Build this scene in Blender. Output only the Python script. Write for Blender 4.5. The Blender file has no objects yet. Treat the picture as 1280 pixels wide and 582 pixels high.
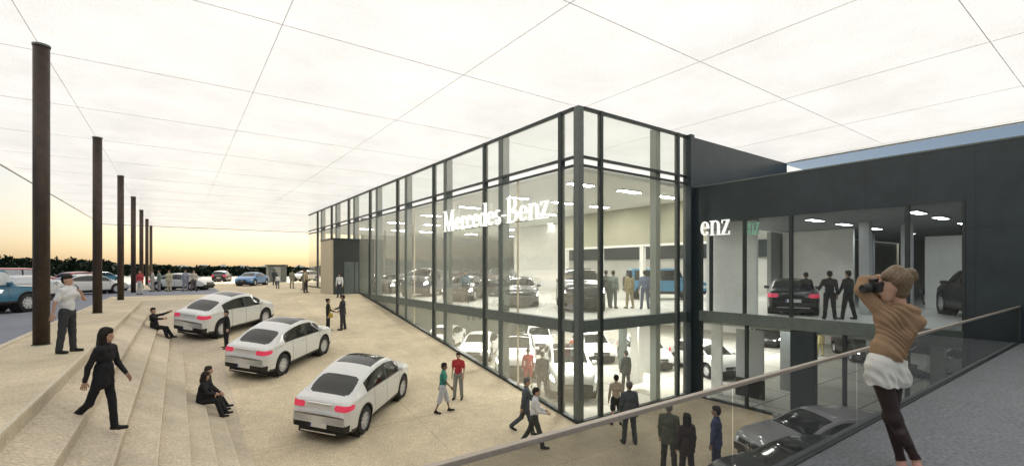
import bpy, bmesh, math, random
import numpy as np
from mathutils import Vector, Matrix
random.seed(7); np.random.seed(7)
sc = bpy.context.scene
COL = sc.collection
R = math.radians
# ------------------------------------------------------------------ axes
# world x runs along the short glass front, y along the long glass front.
CAMZ = 1.85
FWD = Vector((.5843, .8116, 0)); RGT = Vector((.8116, -.5843, 0))
A_RIGHT, A_LEFT, A_AWAY, A_TOWARD = -35.75, 144.25, 54.25, 234.25
ZC = 7.25      # canopy soffit
ZL = -3.3      # lower level

# ------------------------------------------------------------------ materials
MATS = {}
def mat(name, col, rough=.6, metal=0., spec=.5, noise=None, bump=None, emit=None, estr=0., coat=0.):
    """noise=(scale, amount[, scale2, amount2]): multiplies the colour"""
    if name in MATS: return MATS[name]
    m = bpy.data.materials.new(name); m.use_nodes = True
    nt = m.node_tree; b = nt.nodes['Principled BSDF']
    b.inputs['Roughness'].default_value = rough
    b.inputs['Metallic'].default_value = metal
    b.inputs['Specular IOR Level'].default_value = spec
    b.inputs['Coat Weight'].default_value = coat
    b.inputs['Base Color'].default_value = (*col, 1)
    if noise or bump:
        tc = nt.nodes.new('ShaderNodeTexCoord')
    if noise:
        last = None
        for i in range(0, len(noise), 2):
            n = nt.nodes.new('ShaderNodeTexNoise'); n.inputs['Scale'].default_value = noise[i]
            n.inputs['Detail'].default_value = 5; n.inputs['Roughness'].default_value = .65
            nt.links.new(tc.outputs['Object'], n.inputs['Vector'])
            r = nt.nodes.new('ShaderNodeMapRange')
            r.inputs[1].default_value = .3; r.inputs[2].default_value = .7
            r.inputs[3].default_value = 1 - noise[i+1]; r.inputs[4].default_value = 1 + noise[i+1]
            nt.links.new(n.outputs['Fac'], r.inputs[0])
            v = nt.nodes.new('ShaderNodeVectorMath'); v.operation = 'SCALE'
            if last is None: v.inputs[0].default_value = col
            else: nt.links.new(last, v.inputs[0])
            nt.links.new(r.outputs[0], v.inputs['Scale']); last = v.outputs[0]
        nt.links.new(last, b.inputs['Base Color'])
    if bump:
        n = nt.nodes.new('ShaderNodeTexNoise'); n.inputs['Scale'].default_value = bump[0]; n.inputs['Detail'].default_value = 4
        nt.links.new(tc.outputs['Object'], n.inputs['Vector'])
        bp = nt.nodes.new('ShaderNodeBump'); bp.inputs['Strength'].default_value = bump[1]
        bp.inputs['Distance'].default_value = bump[2] if len(bump) > 2 else .02
        nt.links.new(n.outputs['Fac'], bp.inputs['Height']); nt.links.new(bp.outputs[0], b.inputs['Normal'])
    if emit:
        b.inputs['Emission Color'].default_value = (*emit, 1); b.inputs['Emission Strength'].default_value = estr
    MATS[name] = m
    return m

def glassmat(name, tint, refl=1.45, rough=.0, mul=1.0, veil=0., veilcol=(.8,.85,.8)):
    m = bpy.data.materials.new(name); m.use_nodes = True
    nt = m.node_tree; nt.nodes.clear()
    o = nt.nodes.new('ShaderNodeOutputMaterial')
    t = nt.nodes.new('ShaderNodeBsdfTransparent'); t.inputs[0].default_value = (*tint, 1)
    g = nt.nodes.new('ShaderNodeBsdfGlossy'); g.inputs['Roughness'].default_value = rough
    g.inputs[0].default_value = (.95, .98, 1, 1)
    f = nt.nodes.new('ShaderNodeFresnel'); f.inputs[0].default_value = refl
    k = nt.nodes.new('ShaderNodeMath'); k.operation = 'MULTIPLY'; k.inputs[1].default_value = mul; k.use_clamp = True
    nt.links.new(f.outputs[0], k.inputs[0])
    mx = nt.nodes.new('ShaderNodeMixShader')
    nt.links.new(k.outputs[0], mx.inputs[0]); nt.links.new(t.outputs[0], mx.inputs[1]); nt.links.new(g.outputs[0], mx.inputs[2])
    last = mx.outputs[0]
    if veil > 0:
        d = nt.nodes.new('ShaderNodeBsdfDiffuse'); d.inputs[0].default_value = (*veilcol, 1)
        m2 = nt.nodes.new('ShaderNodeMixShader'); m2.inputs[0].default_value = veil
        nt.links.new(last, m2.inputs[1]); nt.links.new(d.outputs[0], m2.inputs[2]); last = m2.outputs[0]
    nt.links.new(last, o.inputs[0]); MATS[name] = m
    return m

def membrane():
    m = bpy.data.materials.new('canopy_membrane'); m.use_nodes = True
    nt = m.node_tree; nt.nodes.clear()
    o = nt.nodes.new('ShaderNodeOutputMaterial')
    tc = nt.nodes.new('ShaderNodeTexCoord')
    n = nt.nodes.new('ShaderNodeTexNoise'); n.inputs['Scale'].default_value = .25; n.inputs['Detail'].default_value = 8; n.inputs['Roughness'].default_value = .7
    nt.links.new(tc.outputs['Object'], n.inputs['Vector'])
    n2 = nt.nodes.new('ShaderNodeTexNoise'); n2.inputs['Scale'].default_value = 26; n2.inputs['Detail'].default_value = 3
    nt.links.new(tc.outputs['Object'], n2.inputs['Vector'])
    ad = nt.nodes.new('ShaderNodeMath'); ad.operation = 'ADD'
    nt.links.new(n.outputs['Fac'], ad.inputs[0]); nt.links.new(n2.outputs['Fac'], ad.inputs[1])
    r = nt.nodes.new('ShaderNodeValToRGB')
    r.color_ramp.elements[0].position = .38; r.color_ramp.elements[0].color = (.62, .62, .61, 1)
    r.color_ramp.elements[1].position = .62; r.color_ramp.elements[1].color = (.80, .80, .79, 1)
    hv = nt.nodes.new('ShaderNodeMath'); hv.operation = 'MULTIPLY'; hv.inputs[1].default_value = .5
    nt.links.new(ad.outputs[0], hv.inputs[0]); nt.links.new(hv.outputs[0], r.inputs[0])
    t = nt.nodes.new('ShaderNodeBsdfTranslucent'); d = nt.nodes.new('ShaderNodeBsdfDiffuse')
    nt.links.new(r.outputs[0], t.inputs[0]); nt.links.new(r.outputs[0], d.inputs[0])
    mx = nt.nodes.new('ShaderNodeMixShader'); mx.inputs[0].default_value = .25
    nt.links.new(t.outputs[0], mx.inputs[1]); nt.links.new(d.outputs[0], mx.inputs[2])
    gl = nt.nodes.new('ShaderNodeBsdfGlossy'); gl.inputs['Roughness'].default_value = .28; lw = nt.nodes.new('ShaderNodeLayerWeight'); pw = nt.nodes.new('ShaderNodeMath'); pw.operation = 'POWER'; pw.inputs[1].default_value = 6; fr = nt.nodes.new('ShaderNodeMath'); fr.operation = 'MULTIPLY'; fr.inputs[1].default_value = .45
    nt.links.new(lw.outputs['Facing'], pw.inputs[0]); nt.links.new(pw.outputs[0], fr.inputs[0])
    m3 = nt.nodes.new('ShaderNodeMixShader'); nt.links.new(fr.outputs[0], m3.inputs[0]); nt.links.new(mx.outputs[0], m3.inputs[1]); nt.links.new(gl.outputs[0], m3.inputs[2])
    nt.links.new(m3.outputs[0], o.inputs[0]); MATS[m.name] = m
    return m

def ground_mat(name, col, grain=.2, big=.12, joints=None):
    m = mat(name, col, rough=.9, spec=.2, noise=(24, grain, .35, big, 3, .06), bump=(60, .25, .01))
    if joints:
        nt = m.node_tree; b = nt.nodes['Principled BSDF']
        src = b.inputs['Base Color'].links[0].from_socket
        tc = nt.nodes.new('ShaderNodeTexCoord')
        br = nt.nodes.new('ShaderNodeTexBrick')
        br.offset = 0; br.inputs['Scale'].default_value = 1; br.inputs['Brick Width'].default_value = joints[0]
        br.inputs['Row Height'].default_value = joints[1]; br.inputs['Mortar Size'].default_value = joints[2]; br.inputs['Mortar Smooth'].default_value = .3
        br.inputs['Color1'].default_value = (1, 1, 1, 1); br.inputs['Color2'].default_value = (joints[4],) * 3 + (1,)
        br.inputs['Mortar'].default_value = (joints[3],) * 3 + (1,)
        nt.links.new(tc.outputs['Object'], br.inputs['Vector'])
        v = nt.nodes.new('ShaderNodeVectorMath'); v.operation = 'MULTIPLY'
        nt.links.new(src, v.inputs[0]); nt.links.new(br.outputs['Color'], v.inputs[1])
        nt.links.new(v.outputs[0], b.inputs['Base Color'])
    return m

M_MEMB = membrane()
M_SAND = ground_mat('sand_paving', (.66, .56, .40), .30, .20, (6.2, 4.6, .02, .78, .95))
M_STEP = ground_mat('step_concrete', (.58, .50, .385), .28, .22)
M_NOSE = ground_mat('step_nosing', (.66, .58, .45), .14, .1)
M_ROAD = ground_mat('asphalt_road', (.27, .28, .32), .12, .1)
M_FIELD = ground_mat('far_ground', (.30, .29, .24), .15, .2)
M_WALK = ground_mat('walkway_asphalt', (.20, .21, .225), .30, .1)
M_TILE = ground_mat('showroom_tiles', (.62, .60, .54), .10, .08, (2.4, 2.4, .035, .35, .93))
M_UPFL = mat('upper_floor_finish', (.72, .71, .66), .35, noise=(3, .06))
M_STEEL = mat('dark_steel', (.035, .045, .045), .45, .3, noise=(6, .15))
M_STEEL2 = mat('grey_green_steel', (.13, .155, .145), .5, .2, noise=(5, .15))
M_COLM = mat('column_steel', (.055, .038, .028), .5, .3, noise=(4, .3))
M_DARKW = mat('dark_cladding', (.022, .035, .043), .38, noise=(1.3, .25, 30, .15), bump=(40, .15, .01))
def seams(m, w_, h_):
    nt = m.node_tree; b = nt.nodes['Principled BSDF']; src = b.inputs['Base Color'].links[0].from_socket
    tc = nt.nodes.new('ShaderNodeTexCoord'); sp = nt.nodes.new('ShaderNodeSeparateXYZ'); cb = nt.nodes.new('ShaderNodeCombineXYZ'); ad = nt.nodes.new('ShaderNodeMath')
    nt.links.new(tc.outputs['Object'], sp.inputs[0]); nt.links.new(sp.outputs[0], ad.inputs[0]); nt.links.new(sp.outputs[1], ad.inputs[1])
    nt.links.new(ad.outputs[0], cb.inputs[0]); nt.links.new(sp.outputs[2], cb.inputs[1])
    br = nt.nodes.new('ShaderNodeTexBrick'); br.offset = 0; br.inputs['Scale'].default_value = 1; br.inputs['Brick Width'].default_value = w_; br.inputs['Row Height'].default_value = h_
    br.inputs['Mortar Size'].default_value = .012; br.inputs['Color1'].default_value = (1,1,1,1); br.inputs['Color2'].default_value = (.93,.93,.93,1); br.inputs['Mortar'].default_value = (.68,.68,.68,1)
    v = nt.nodes.new('ShaderNodeVectorMath'); v.operation = 'MULTIPLY'; nt.links.new(cb.outputs[0], br.inputs['Vector'])
    nt.links.new(src, v.inputs[0]); nt.links.new(br.outputs['Color'], v.inputs[1]); nt.links.new(v.outputs[0], b.inputs['Base Color'])
seams(M_DARKW, 1.2, 2.9)
M_WHITE = mat('white_wall', (.78, .77, .73), .8, noise=(20, .08, .8, .08))
M_OLIVE = mat('olive_wall', (.36, .35, .26), .85, noise=(25, .15, .8, .1))
M_GREYW = mat('grey_wall', (.30, .31, .30), .8, noise=(25, .15, .8, .1))
M_CEIL = mat('ceiling_panels', (.66, .66, .62), .85, noise=(12, .06))
M_CEILD = mat('ceiling_grey', (.20, .21, .22), .7, noise=(12, .1))
M_SIGN = mat('white_letters', (.85, .85, .83), .4, emit=(1, 1, .96), estr=.35)
M_SIGNREFL = mat('green_reflection', (.25, .45, .32), .4, emit=(.4, .9, .6), estr=.12)  # green tone and faint glow imitate a reflection of the white letters
M_LAMP = mat('lamp_diffuser', (.9, .9, .9), .5, emit=(1, .97, .9), estr=60)
M_LAMPW = mat('wing_lamp_diffuser', (.9, .9, .9), .5, emit=(.92, .97, 1), estr=9)
M_RAIL = mat('bronze_rail', (.42, .36, .30), .4, .35, noise=(30, .1))
M_LEAF = mat('dark_foliage', (.035, .05, .028), .9, spec=.1, noise=(.5, .4, 4, .3))
M_BARK = mat('bark', (.07, .05, .035), .9)
G_FAC = glassmat('facade_glass', (.93, .96, .93), 1.5, 0, .22, .20, (.92, .91, .76))  # warm diffuse share puts a hazy glow wash into the pane colour
G_WING = glassmat('wing_glass', (.90, .94, .95), 1.5, 0, .3, .03, (.7, .8, .8))  # a thinner share of the same hazy wash
G_RAIL = glassmat('balustrade_glass', (.50, .51, .50), 1.45, 0, .8, .03, (.5, .47, .42))
# vehicle materials
def paint(name, c, rough=.28, metal=.0): return mat('paint_' + name, c, rough, metal, coat=.6, noise=(70, .05))
P_WHITE = paint('white', (.72, .72, .70)); P_BLACK = paint('black', (.018, .02, .022)); P_TEAL = paint('teal', (.02, .15, .26))
P_RED = paint('red', (.42, .03, .035)); P_BLUE = paint('blue', (.05, .22, .50)); P_GREY = paint('grey', (.30, .30, .32)); P_SKYB = paint('sky_blue', (.06, .22, .38))
P_DGREY = paint('dark_grey', (.05, .052, .055))
M_CGLASS = mat('car_glass', (.012, .014, .013), .08, spec=.7)
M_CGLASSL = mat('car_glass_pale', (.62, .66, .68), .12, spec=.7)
M_TRIM = mat('black_trim', (.02, .02, .02), .5)
M_TYRE = mat('tyre_rubber', (.02, .02, .02), .8)
M_ALLOY = mat('alloy', (.62, .62, .63), .35, .15)
M_CHROME = mat('chrome', (.75, .75, .76), .15, .9)
M_TAIL = mat('taillight_red', (.65, .02, .08), .2, emit=(1, .10, .16), estr=.16)
M_HEAD = mat('headlight_lit', (.9, .9, .9), .2, emit=(1, 1, .95), estr=9)
M_HEADOFF = mat('headlight_clear', (.7, .72, .74), .1, spec=.8)
M_PLATE = mat('plate_white', (.7, .7, .68), .5); M_PLATEB = mat('plate_blue', (.03, .06, .3), .5); M_PLTX = mat('plate_ink', (.02, .02, .02), .5)
M_INT = mat('cabin_dark', (.03, .03, .03), .8)

# ------------------------------------------------------------------ helpers
def tag(o, label=None, cat=None, group=None, kind=None):
    if label: o['label'] = label
    if cat: o['category'] = cat
    if group: o['group'] = group
    if kind: o['kind'] = kind
    return o
def empty(name, loc=(0, 0, 0), rz=0.):
    o = bpy.data.objects.new(name, None); COL.objects.link(o)
    o.location = loc; o.rotation_euler = (0, 0, rz); o.empty_display_size = .3
    return o
class MB:
    def __init__(s): s.v = []; s.f = []; s.mi = []; s.cur = 0
    def quad(s, *p):
        n = len(s.v); s.v += [tuple(q) for q in p]; s.f.append(tuple(range(n, n + len(p)))); s.mi.append(s.cur); return s
    def box(s, x0, x1, y0, y1, z0, z1):
        n = len(s.v)
        s.v += [(x0,y0,z0),(x1,y0,z0),(x1,y1,z0),(x0,y1,z0),(x0,y0,z1),(x1,y0,z1),(x1,y1,z1),(x0,y1,z1)]
        for f in ((0,3,2,1),(4,5,6,7),(0,1,5,4),(1,2,6,5),(2,3,7,6),(3,0,4,7)):
            s.f.append(tuple(n + i for i in f)); s.mi.append(s.cur)
        return s
    def tube(s, pts, rads, n=8, caps=True):
        pts = [Vector(p) for p in pts]; base = len(s.v)
        for i, p in enumerate(pts):
            d = (pts[min(i+1, len(pts)-1)] - pts[max(i-1, 0)]).normalized()
            u = d.orthogonal().normalized() if i == 0 else (u - d * u.dot(d)).normalized()
            w = d.cross(u)
            for k in range(n):
                a = 2 * math.pi * k / n
                s.v.append(tuple(p + (u * math.cos(a) + w * math.sin(a)) * rads[i]))
        for i in range(len(pts) - 1):
            for k in range(n):
                a = base + i*n + k; b = base + i*n + (k+1) % n
                s.f.append((a, b, b+n, a+n)); s.mi.append(s.cur)
        if caps:
            s.f.append(tuple(base + k for k in range(n))[::-1]); s.mi.append(s.cur)
            s.f.append(tuple(base + (len(pts)-1)*n + k for k in range(n))); s.mi.append(s.cur)
        return s
    def lathe(s, prof, n=24, c=(0,0,0), axis='y'):
        base = len(s.v); m = len(prof)
        for k in range(n):
            a = 2*math.pi*k/n
            for (t, r) in prof:
                p = (r*math.cos(a), t, r*math.sin(a)) if axis == 'y' else (r*math.cos(a), r*math.sin(a), t)
                s.v.append((p[0]+c[0], p[1]+c[1], p[2]+c[2]))
        for k in range(n):
            for j in range(m-1):
                a = base + k*m + j; b = base + ((k+1) % n)*m + j
                s.f.append((a, a+1, b+1, b)); s.mi.append(s.cur)
        return s
    def build(s, name, mats, parent=None, smooth=False, bevel=0):
        me = bpy.data.meshes.new(name); me.from_pydata(s.v, [], s.f)
        if not isinstance(mats, (list, tuple)): mats = [mats]
        for m in mats: me.materials.append(m)
        if len(mats) > 1: me.polygons.foreach_set('material_index', s.mi)
        bm = bmesh.new(); bm.from_mesh(me); bmesh.ops.recalc_face_normals(bm, faces=bm.faces)
        if bevel:
            bmesh.ops.bevel(bm, geom=[e for e in bm.edges if e.is_manifold], offset=bevel, segments=2, affect='EDGES', profile=.6)
        bm.to_mesh(me); bm.free()
        if smooth: me.polygons.foreach_set('use_smooth', [True]*len(me.polygons))
        me.update()
        o = bpy.data.objects.new(name, me); COL.objects.link(o)
        if parent: o.parent = parent
        return o
def copy_tree(o, parent=None):
    c = o.copy(); COL.objects.link(c)
    if parent is not None: c.parent = parent
    for ch in list(o.children): copy_tree(ch, c)
    return c

# ------------------------------------------------------------------ terrain
EDG = [-1.6, -1.15, -.7, -.25, .2, .65, 1.1, 1.5]; SH = .4; YS = 33.6; SL = .147
def slope(y): return max(ZL, min(0., -SL * (YS - y)))
def gz(x, y):
    if y < 2.1 or x < EDG[0]: return 0.
    s = slope(y)
    k = sum(1 for e in EDG if x >= e)
    if k < len(EDG): return max(s, -SH*k + SH/2*(EDG[k]-x)/(EDG[k]-EDG[k-1]))
    return s
def struct(name, mb, m, **k): return tag(mb.build(name, m, **k), kind='structure')
Y0, Y1, XB, XW = 2.1, YS, 10.78, 16.97          # lower court; XB long glass front, XW wing front
YB = 11.21                                       # short glass front
g = MB()                                         # far ground, one sheet around the sunken court
Z = -.03
for (x0, x1, y0, y1) in ((-900, -60, -300, 1500), (-60, 900, 110, 1500), (-60, 900, -300, -12), (60, 900, -12, 110)):
    g.quad((x0,y0,Z),(x1,y0,Z),(x1,y1,Z),(x0,y1,Z))
struct('far_ground', g, M_FIELD)
g = MB()                                         # upper plaza
for (x0, x1, y0, y1) in ((-60, EDG[0], -12, 110), (EDG[0], XB, Y1, 110), (XB, 60, 50.2, 110), (EDG[0], 60, -12, -3)):
    g.quad((x0,y0,0),(x1,y0,0),(x1,y1,0),(x0,y1,0))
# sloping court
x0 = EDG[-1]
yf = YS + ZL / SL
for (a, b) in ((Y0, yf), (yf, YS)):
    x1a = XW if a == Y0 else XB + .05
    g.quad((x0, a, slope(a)), (x1a, a, slope(a)), (x1a, b, slope(b)), (x0, b, slope(b)))
struct('plaza', g, M_SAND)
g = MB(); nb = MB()
NY = 160; ysm = [Y0 + (YS - Y0)*i/NY for i in range(NY+1)]
def tz(k, y, right):                              # height of tread k at its left or right edge
    if k == 0: return 0.
    if k >= len(EDG): return slope(y)
    return max(slope(y), -SH*k + (0 if right else SH/2))
for k in range(1, len(EDG)):                      # gently falling treads that run out into the slope
    xa, xb_ = EDG[k-1], EDG[k]
    for a, b in zip(ysm[:-1], ysm[1:]): g.quad((xa, a, tz(k,a,0)), (xb_, a, tz(k,a,1)), (xb_, b, tz(k,b,1)), (xa, b, tz(k,b,0)))
for k in range(len(EDG)):                         # low risers
    xa = EDG[k]
    for a, b in zip(ysm[:-1], ysm[1:]):
        if tz(k,a,1) - tz(k+1,a,0) > .002: g.quad((xa, a, tz(k+1,a,0)), (xa, b, tz(k+1,b,0)), (xa, b, tz(k,b,1)), (xa, a, tz(k,a,1)))
    zt = -SH*k; ye = YS + (zt-.1)/SL
    if k < len(EDG)-1 or 1: nb.box(xa-.05, xa+.004, Y0, ye, zt-.04, zt+.004) if k else nb.box(xa-.05, xa+.004, Y0, YS-.8, -.04, .004)
struct('terrace_steps', g, M_STEP)
struct('step_nosings', nb, M_NOSE)
g = MB(); g.box(EDG[0], XW, 1.7, Y0, ZL - .3, -.01)
tag(g.build('retaining_wall', M_DARKW), 'dark retaining wall carrying the raised walkway', 'wall')
g = MB(); g.quad((EDG[0], -3, 0), (18, -3, 0), (18, Y0 + .02, 0), (EDG[0], Y0 + .02, 0))
struct('walkway', g, M_WALK)
g = MB()
g.quad((-24, -12, .006), (-3.4, -12, .006), (-3.4, 74, .006), (-24, 74, .006))
g.quad((-3.4, 39.5, .006), (2.8, 39.5, .006), (2.8, 51, .006), (-3.4, 51, .006))
struct('road', g, M_ROAD)
g = MB(); g.box(-3.42, -3.28, -12, 39.5, 0, .03).box(-3.42, -3.28, 51, 74, 0, .03); struct('kerb', g, M_NOSE)
M_LINE = mat('road_paint', (.75, .75, .72), .7, noise=(9, .12))
g = MB()
for i in range(9): g.quad((-23.6, 12+i*6.5, .012), (-18.6, 12+i*6.5, .012), (-18.6, 12.12+i*6.5, .012), (-23.6, 12.12+i*6.5, .012))
struct('bay_markings', g, M_LINE)

# ------------------------------------------------------------------ canopy and columns
cn = tag(empty('canopy', (0, 0, ZC)), 'huge flat translucent white canopy over the plaza and the glass showroom', 'canopy')
XL, XR, YN, YF = -7.4, 25.4, -9., 76.
g = MB()
def cq(x0, x1, y0, y1, z=0): g.quad((x0,y0,z),(x1,y0,z),(x1,y1,z),(x0,y1,z))
cq(XL, XR, YN, YB + .2); cq(XL, 40, YB + .2, YF)
g.build('soffit', M_MEMB, cn)
g = MB(); gx = [-2.7, 1.9, 6.5, 11.1, 15.75, 20.35, 24.95]; gy = [-6.9, -2.3, 2.35, 7.0] + [11.35 + 4.9*k for k in range(14)]
M_JOINT = mat('canopy_joint', (.84, .84, .82), .7)
for x in gx: g.box(x - .006, x + .006, YN, YF, -.012, -.002)
for y in gy: g.box(XL, XR, y - .006, y + .006, -.016, -.004)
g.build('joint', M_JOINT, cn)
g = MB()
for (a,b,c,d) in ((XL-.12, XL, YN, YF), (XR, XR+.12, YN, YB), (XL, XR, YN-.12, YN), (XL, 40, YF, YF+.12)): g.box(a,b,c,d,-.02,.55)
g.build('fascia', mat('fascia_metal', (.62,.60,.52), .5, .1), cn)
for k in range(7):
    y = 15.8 + 9.8*k
    c = MB(); c.lathe([(0, 0), (0, .155), (ZC-.03, .155), (ZC-.03, 0)], 28, (0,0,0), 'z')
    root = empty('canopy_column', (-2.66, y, 0)); root['group'] = 'round canopy columns along the road'
    words = ['nearest and tallest round bronze canopy column at the left', 'second round bronze canopy column from the left', 'third round bronze canopy column from the left',
             'fourth round bronze canopy column from the left', 'fifth round bronze canopy column from the left', 'sixth round bronze canopy column, last but one in the row', 'farthest round bronze canopy column at the end of the row']
    tag(root, words[k], 'column')
    o = c.build('shaft', M_COLM, root, smooth=True)
    for p in o.data.polygons:
        if abs(p.normal.z) > .5: p.use_smooth = False
    MB().lathe([(ZC-.05, 0), (ZC-.05, .17), (ZC-.004, .17), (ZC-.004, 0)], 28, (0,0,0), 'z').build('collar', M_STEEL2, root)
    MB().lathe([(.0, .18), (.02, .18), (.02, .15)], 28, (0,0,0), 'z').build('base_ring', M_STEEL2, root)

# ------------------------------------------------------------------ showroom building
sh = tag(empty('glass_showroom', (XB, YB, 0)), 'two storey glass car showroom with dark steel posts under the canopy', 'building')
def SB(name, m, boxes, par=sh, bevel=0):
    off = par.location
    g = MB()
    for b in boxes: g.box(b[0]-off.x, b[1]-off.x, b[2]-off.y, b[3]-off.y, b[4]-off.z, b[5]-off.z)
    return g.build(name, m, par, bevel=bevel)
ZT = ZC - .02
def base(y): return gz(XB - .2, y)
# thin outer posts + deeper inner columns along the long front
ys_out = [12.08 + 4.9*k for k in range(8)]
ys_in = [15.76 + 4.87*k for k in range(7)]
for y in ys_out: SB('mullion', M_STEEL, [(XB-.07, XB+.12, y-.08, y+.08, base(y)-.1, ZT)])
for y in ys_in: SB('column', M_STEEL2, [(XB-.03, XB+.34, y-.13, y+.13, ZL, ZT)])
for y in [14.6 + 9.75*k for k in range(4)]: SB('thin_mullion', M_NOSE, [(XB-.02, XB+.05, y-.022, y+.022, base(y)-.1, 5.26)])
SB('corner_column', M_STEEL2, [(XB-.02, XB+.22, YB-.02, YB+.22, ZL, ZT)])
for x in (11.83, 16.2): SB('mullion', M_STEEL, [(x-.06, x+.06, YB-.07, YB+.10, ZL, ZT)])
SB('column', mat('speckled_steel', (.22,.25,.23), .6, noise=(50,.35)), [(15.0, 15.27, YB+.12, YB+.4, ZL, ZT)])
SB('pier', M_DARKW, [(16.75, XW+.02, YB-.24, YB+.12, ZL, ZT)])
# transoms
for (z0, z1) in ((5.24, 5.31), (5.52, 5.60), (7.13, ZT)):
    SB('transom', M_STEEL, [(XB-.05, XB+.08, YB+.23, 50, z0, z1)])
    SB('transom', M_STEEL, [(XB+.23, 16.74, YB-.05, YB+.08, z0, z1)])
SB('slab_edge', M_STEEL2, [(XB-.045, XB+.25, YB+.23, 50, -.30, .10)])
SB('slab_edge', M_STEEL2, [(XB+.23, 16.74, YB-.045, YB+.22, -.30, .10)])
g = MB()                                                        # sill following the slope
n = 30
for i in range(n):
    ya = YB - .05 + (50-YB)*i/n; yb = YB - .05 + (50-YB)*(i+1)/n
    za, zb = gz(XB-.2, ya), gz(XB-.2, yb)
    for q in (((XB-.08,ya,za-.2),(XB-.08,yb,zb-.2),(XB-.08,yb,zb+.1),(XB-.08,ya,za+.1)), ((XB-.08,ya,za+.1),(XB-.08,yb,zb+.1),(XB+.12,yb,zb+.1),(XB+.12,ya,za+.1))):
        g.quad(*[(p[0]-XB, p[1]-YB, p[2]) for p in q])
g.build('sill', M_STEEL, sh)
SB('sill', M_STEEL, [(XB-.05, 16.74, YB-.08, YB+.1, ZL, ZL+.10)])
# glass panes, one per bay and storey
yb_ = [YB+.2] + ys_out + [50]
for a, b in zip(yb_[:-1], yb_[1:]):
    for (z0, z1) in ((.1, 5.24), (5.6, 7.13), (-3.2, -.3)):
        if z1 < 0 and a > 27: continue
        g = MB(); g.quad((0, a+.05-YB, z0), (0, b-.05-YB, z0), (0, b-.05-YB, z1), (0, a+.05-YB, z1)); g.build('glass_pane', G_FAC, sh)
for a, b in ((XB+.2, 11.77), (11.89, 16.14), (16.26, 16.74)):
    for (z0, z1) in ((.1, 5.24), (5.6, 7.13), (-3.2, -.3)):
        g = MB(); g.quad((a-XB, 0, z0), (b-XB, 0, z0), (b-XB, 0, z1), (a-XB, 0, z1)); g.build('glass_pane', G_FAC, sh)
# floors, ceilings and walls inside
SB('upper_floor', M_UPFL, [(XB+.26, 46, YB+.24, 50, -.28, 0), (XW+.15, 46, -6, YB+.24, -.28, 0)])
SB('lower_floor', M_TILE, [(XB+.1, 46, YB+.1, 50, ZL-.1, ZL+.01), (XW+.1, 46, -6, YB+.1, ZL-.1, ZL+.01)])
SB('slab_soffit', M_CEIL, [(XB+.27, 46, YB+.25, 50, -.34, -.283), (XW+.15, 46, -6, YB+.25, -.34, -.283)])
SB('dropped_ceiling', M_CEIL, [(XB+1.0, 40, YB+1.0, 49, 5.35, 5.5)])
SB('back_wall', M_WHITE, [(36, 36.2, YB+.3, 50, 0, ZT), (36, 36.2, YB+.3, 50, ZL, -.34)])
SB('end_wall', M_GREYW, [(16, 36, 49.8, 50, 0, ZT), (XB+.2, 36, 49.8, 50, ZL, -.34)])
SB('bulkhead', M_OLIVE, [(21.5, 21.7, YB+.3, 24, 3.2, 5.35)])
SB('back_band', M_DARKW, [(35.6, 35.98, 13, 44, 2.7, 4.0)])
SB('white_core', M_WHITE, [(24, 24.3, 27, 33, 0, 5.3)])
for y in (14, 17.2, 20.4, 23.6): SB('white_post', M_WHITE, [(21.45, 21.7, y-.12, y+.12, 0, 3.2)])
SB('white_beam', M_WHITE, [(21.42, 21.72, YB+.3, 24, 3.08, 3.2)])
for x, y in ((18.5, 16), (18.5, 25.8), (18.5, 35.6), (26, 18), (26, 30), (26, 40)):
    SB('interior_column', M_STEEL2, [(x-.15, x+.15, y-.15, y+.15, ZL, -.34)])
SB('interior_column', M_WHITE, [(16.7, 17.1, 13.6, 14.0, ZL, -.34)])
SB('white_partition', M_WHITE, [(16.3, 16.36, 12.3, 13.2, -2.6, -.6)])
SB('ramp_wall', mat('ramp_green', (.09, .11, .09), .8, noise=(20, .2)), [(XB+.6, 30, 30.2, 30.4, ZL, -.34)])
# entrance box
eb = tag(empty('entrance_portal', (9.8, 35.5, 0)), 'dark boxy entrance portal pushed through the long glass front', 'portal')
SB('side_cheek', mat('portal_cheek', (.52, .46, .34), .7, noise=(20, .15)), [(8.82, 8.95, 34.0, 37.0, 0, 3.85)], eb)
SB('front_panel', mat('portal_front', (.045, .05, .048), .6, noise=(9, .2)), [(8.96, 11.9, 34.0, 34.15, 0, 3.85)], eb)
SB('roof_panel', M_DARKW, [(8.8, 11.9, 33.97, 37.03, 3.86, 3.98)], eb)
SB('rear_panel', M_DARKW, [(8.96, 11.9, 36.85, 37.0, 0, 3.85)], eb)
SB('door_leaf', M_STEEL2, [(9.7, 10.4, 33.96, 33.99, .02, 2.3), (10.45, 10.7, 33.96, 33.99, .02, 2.3)], eb)

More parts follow.
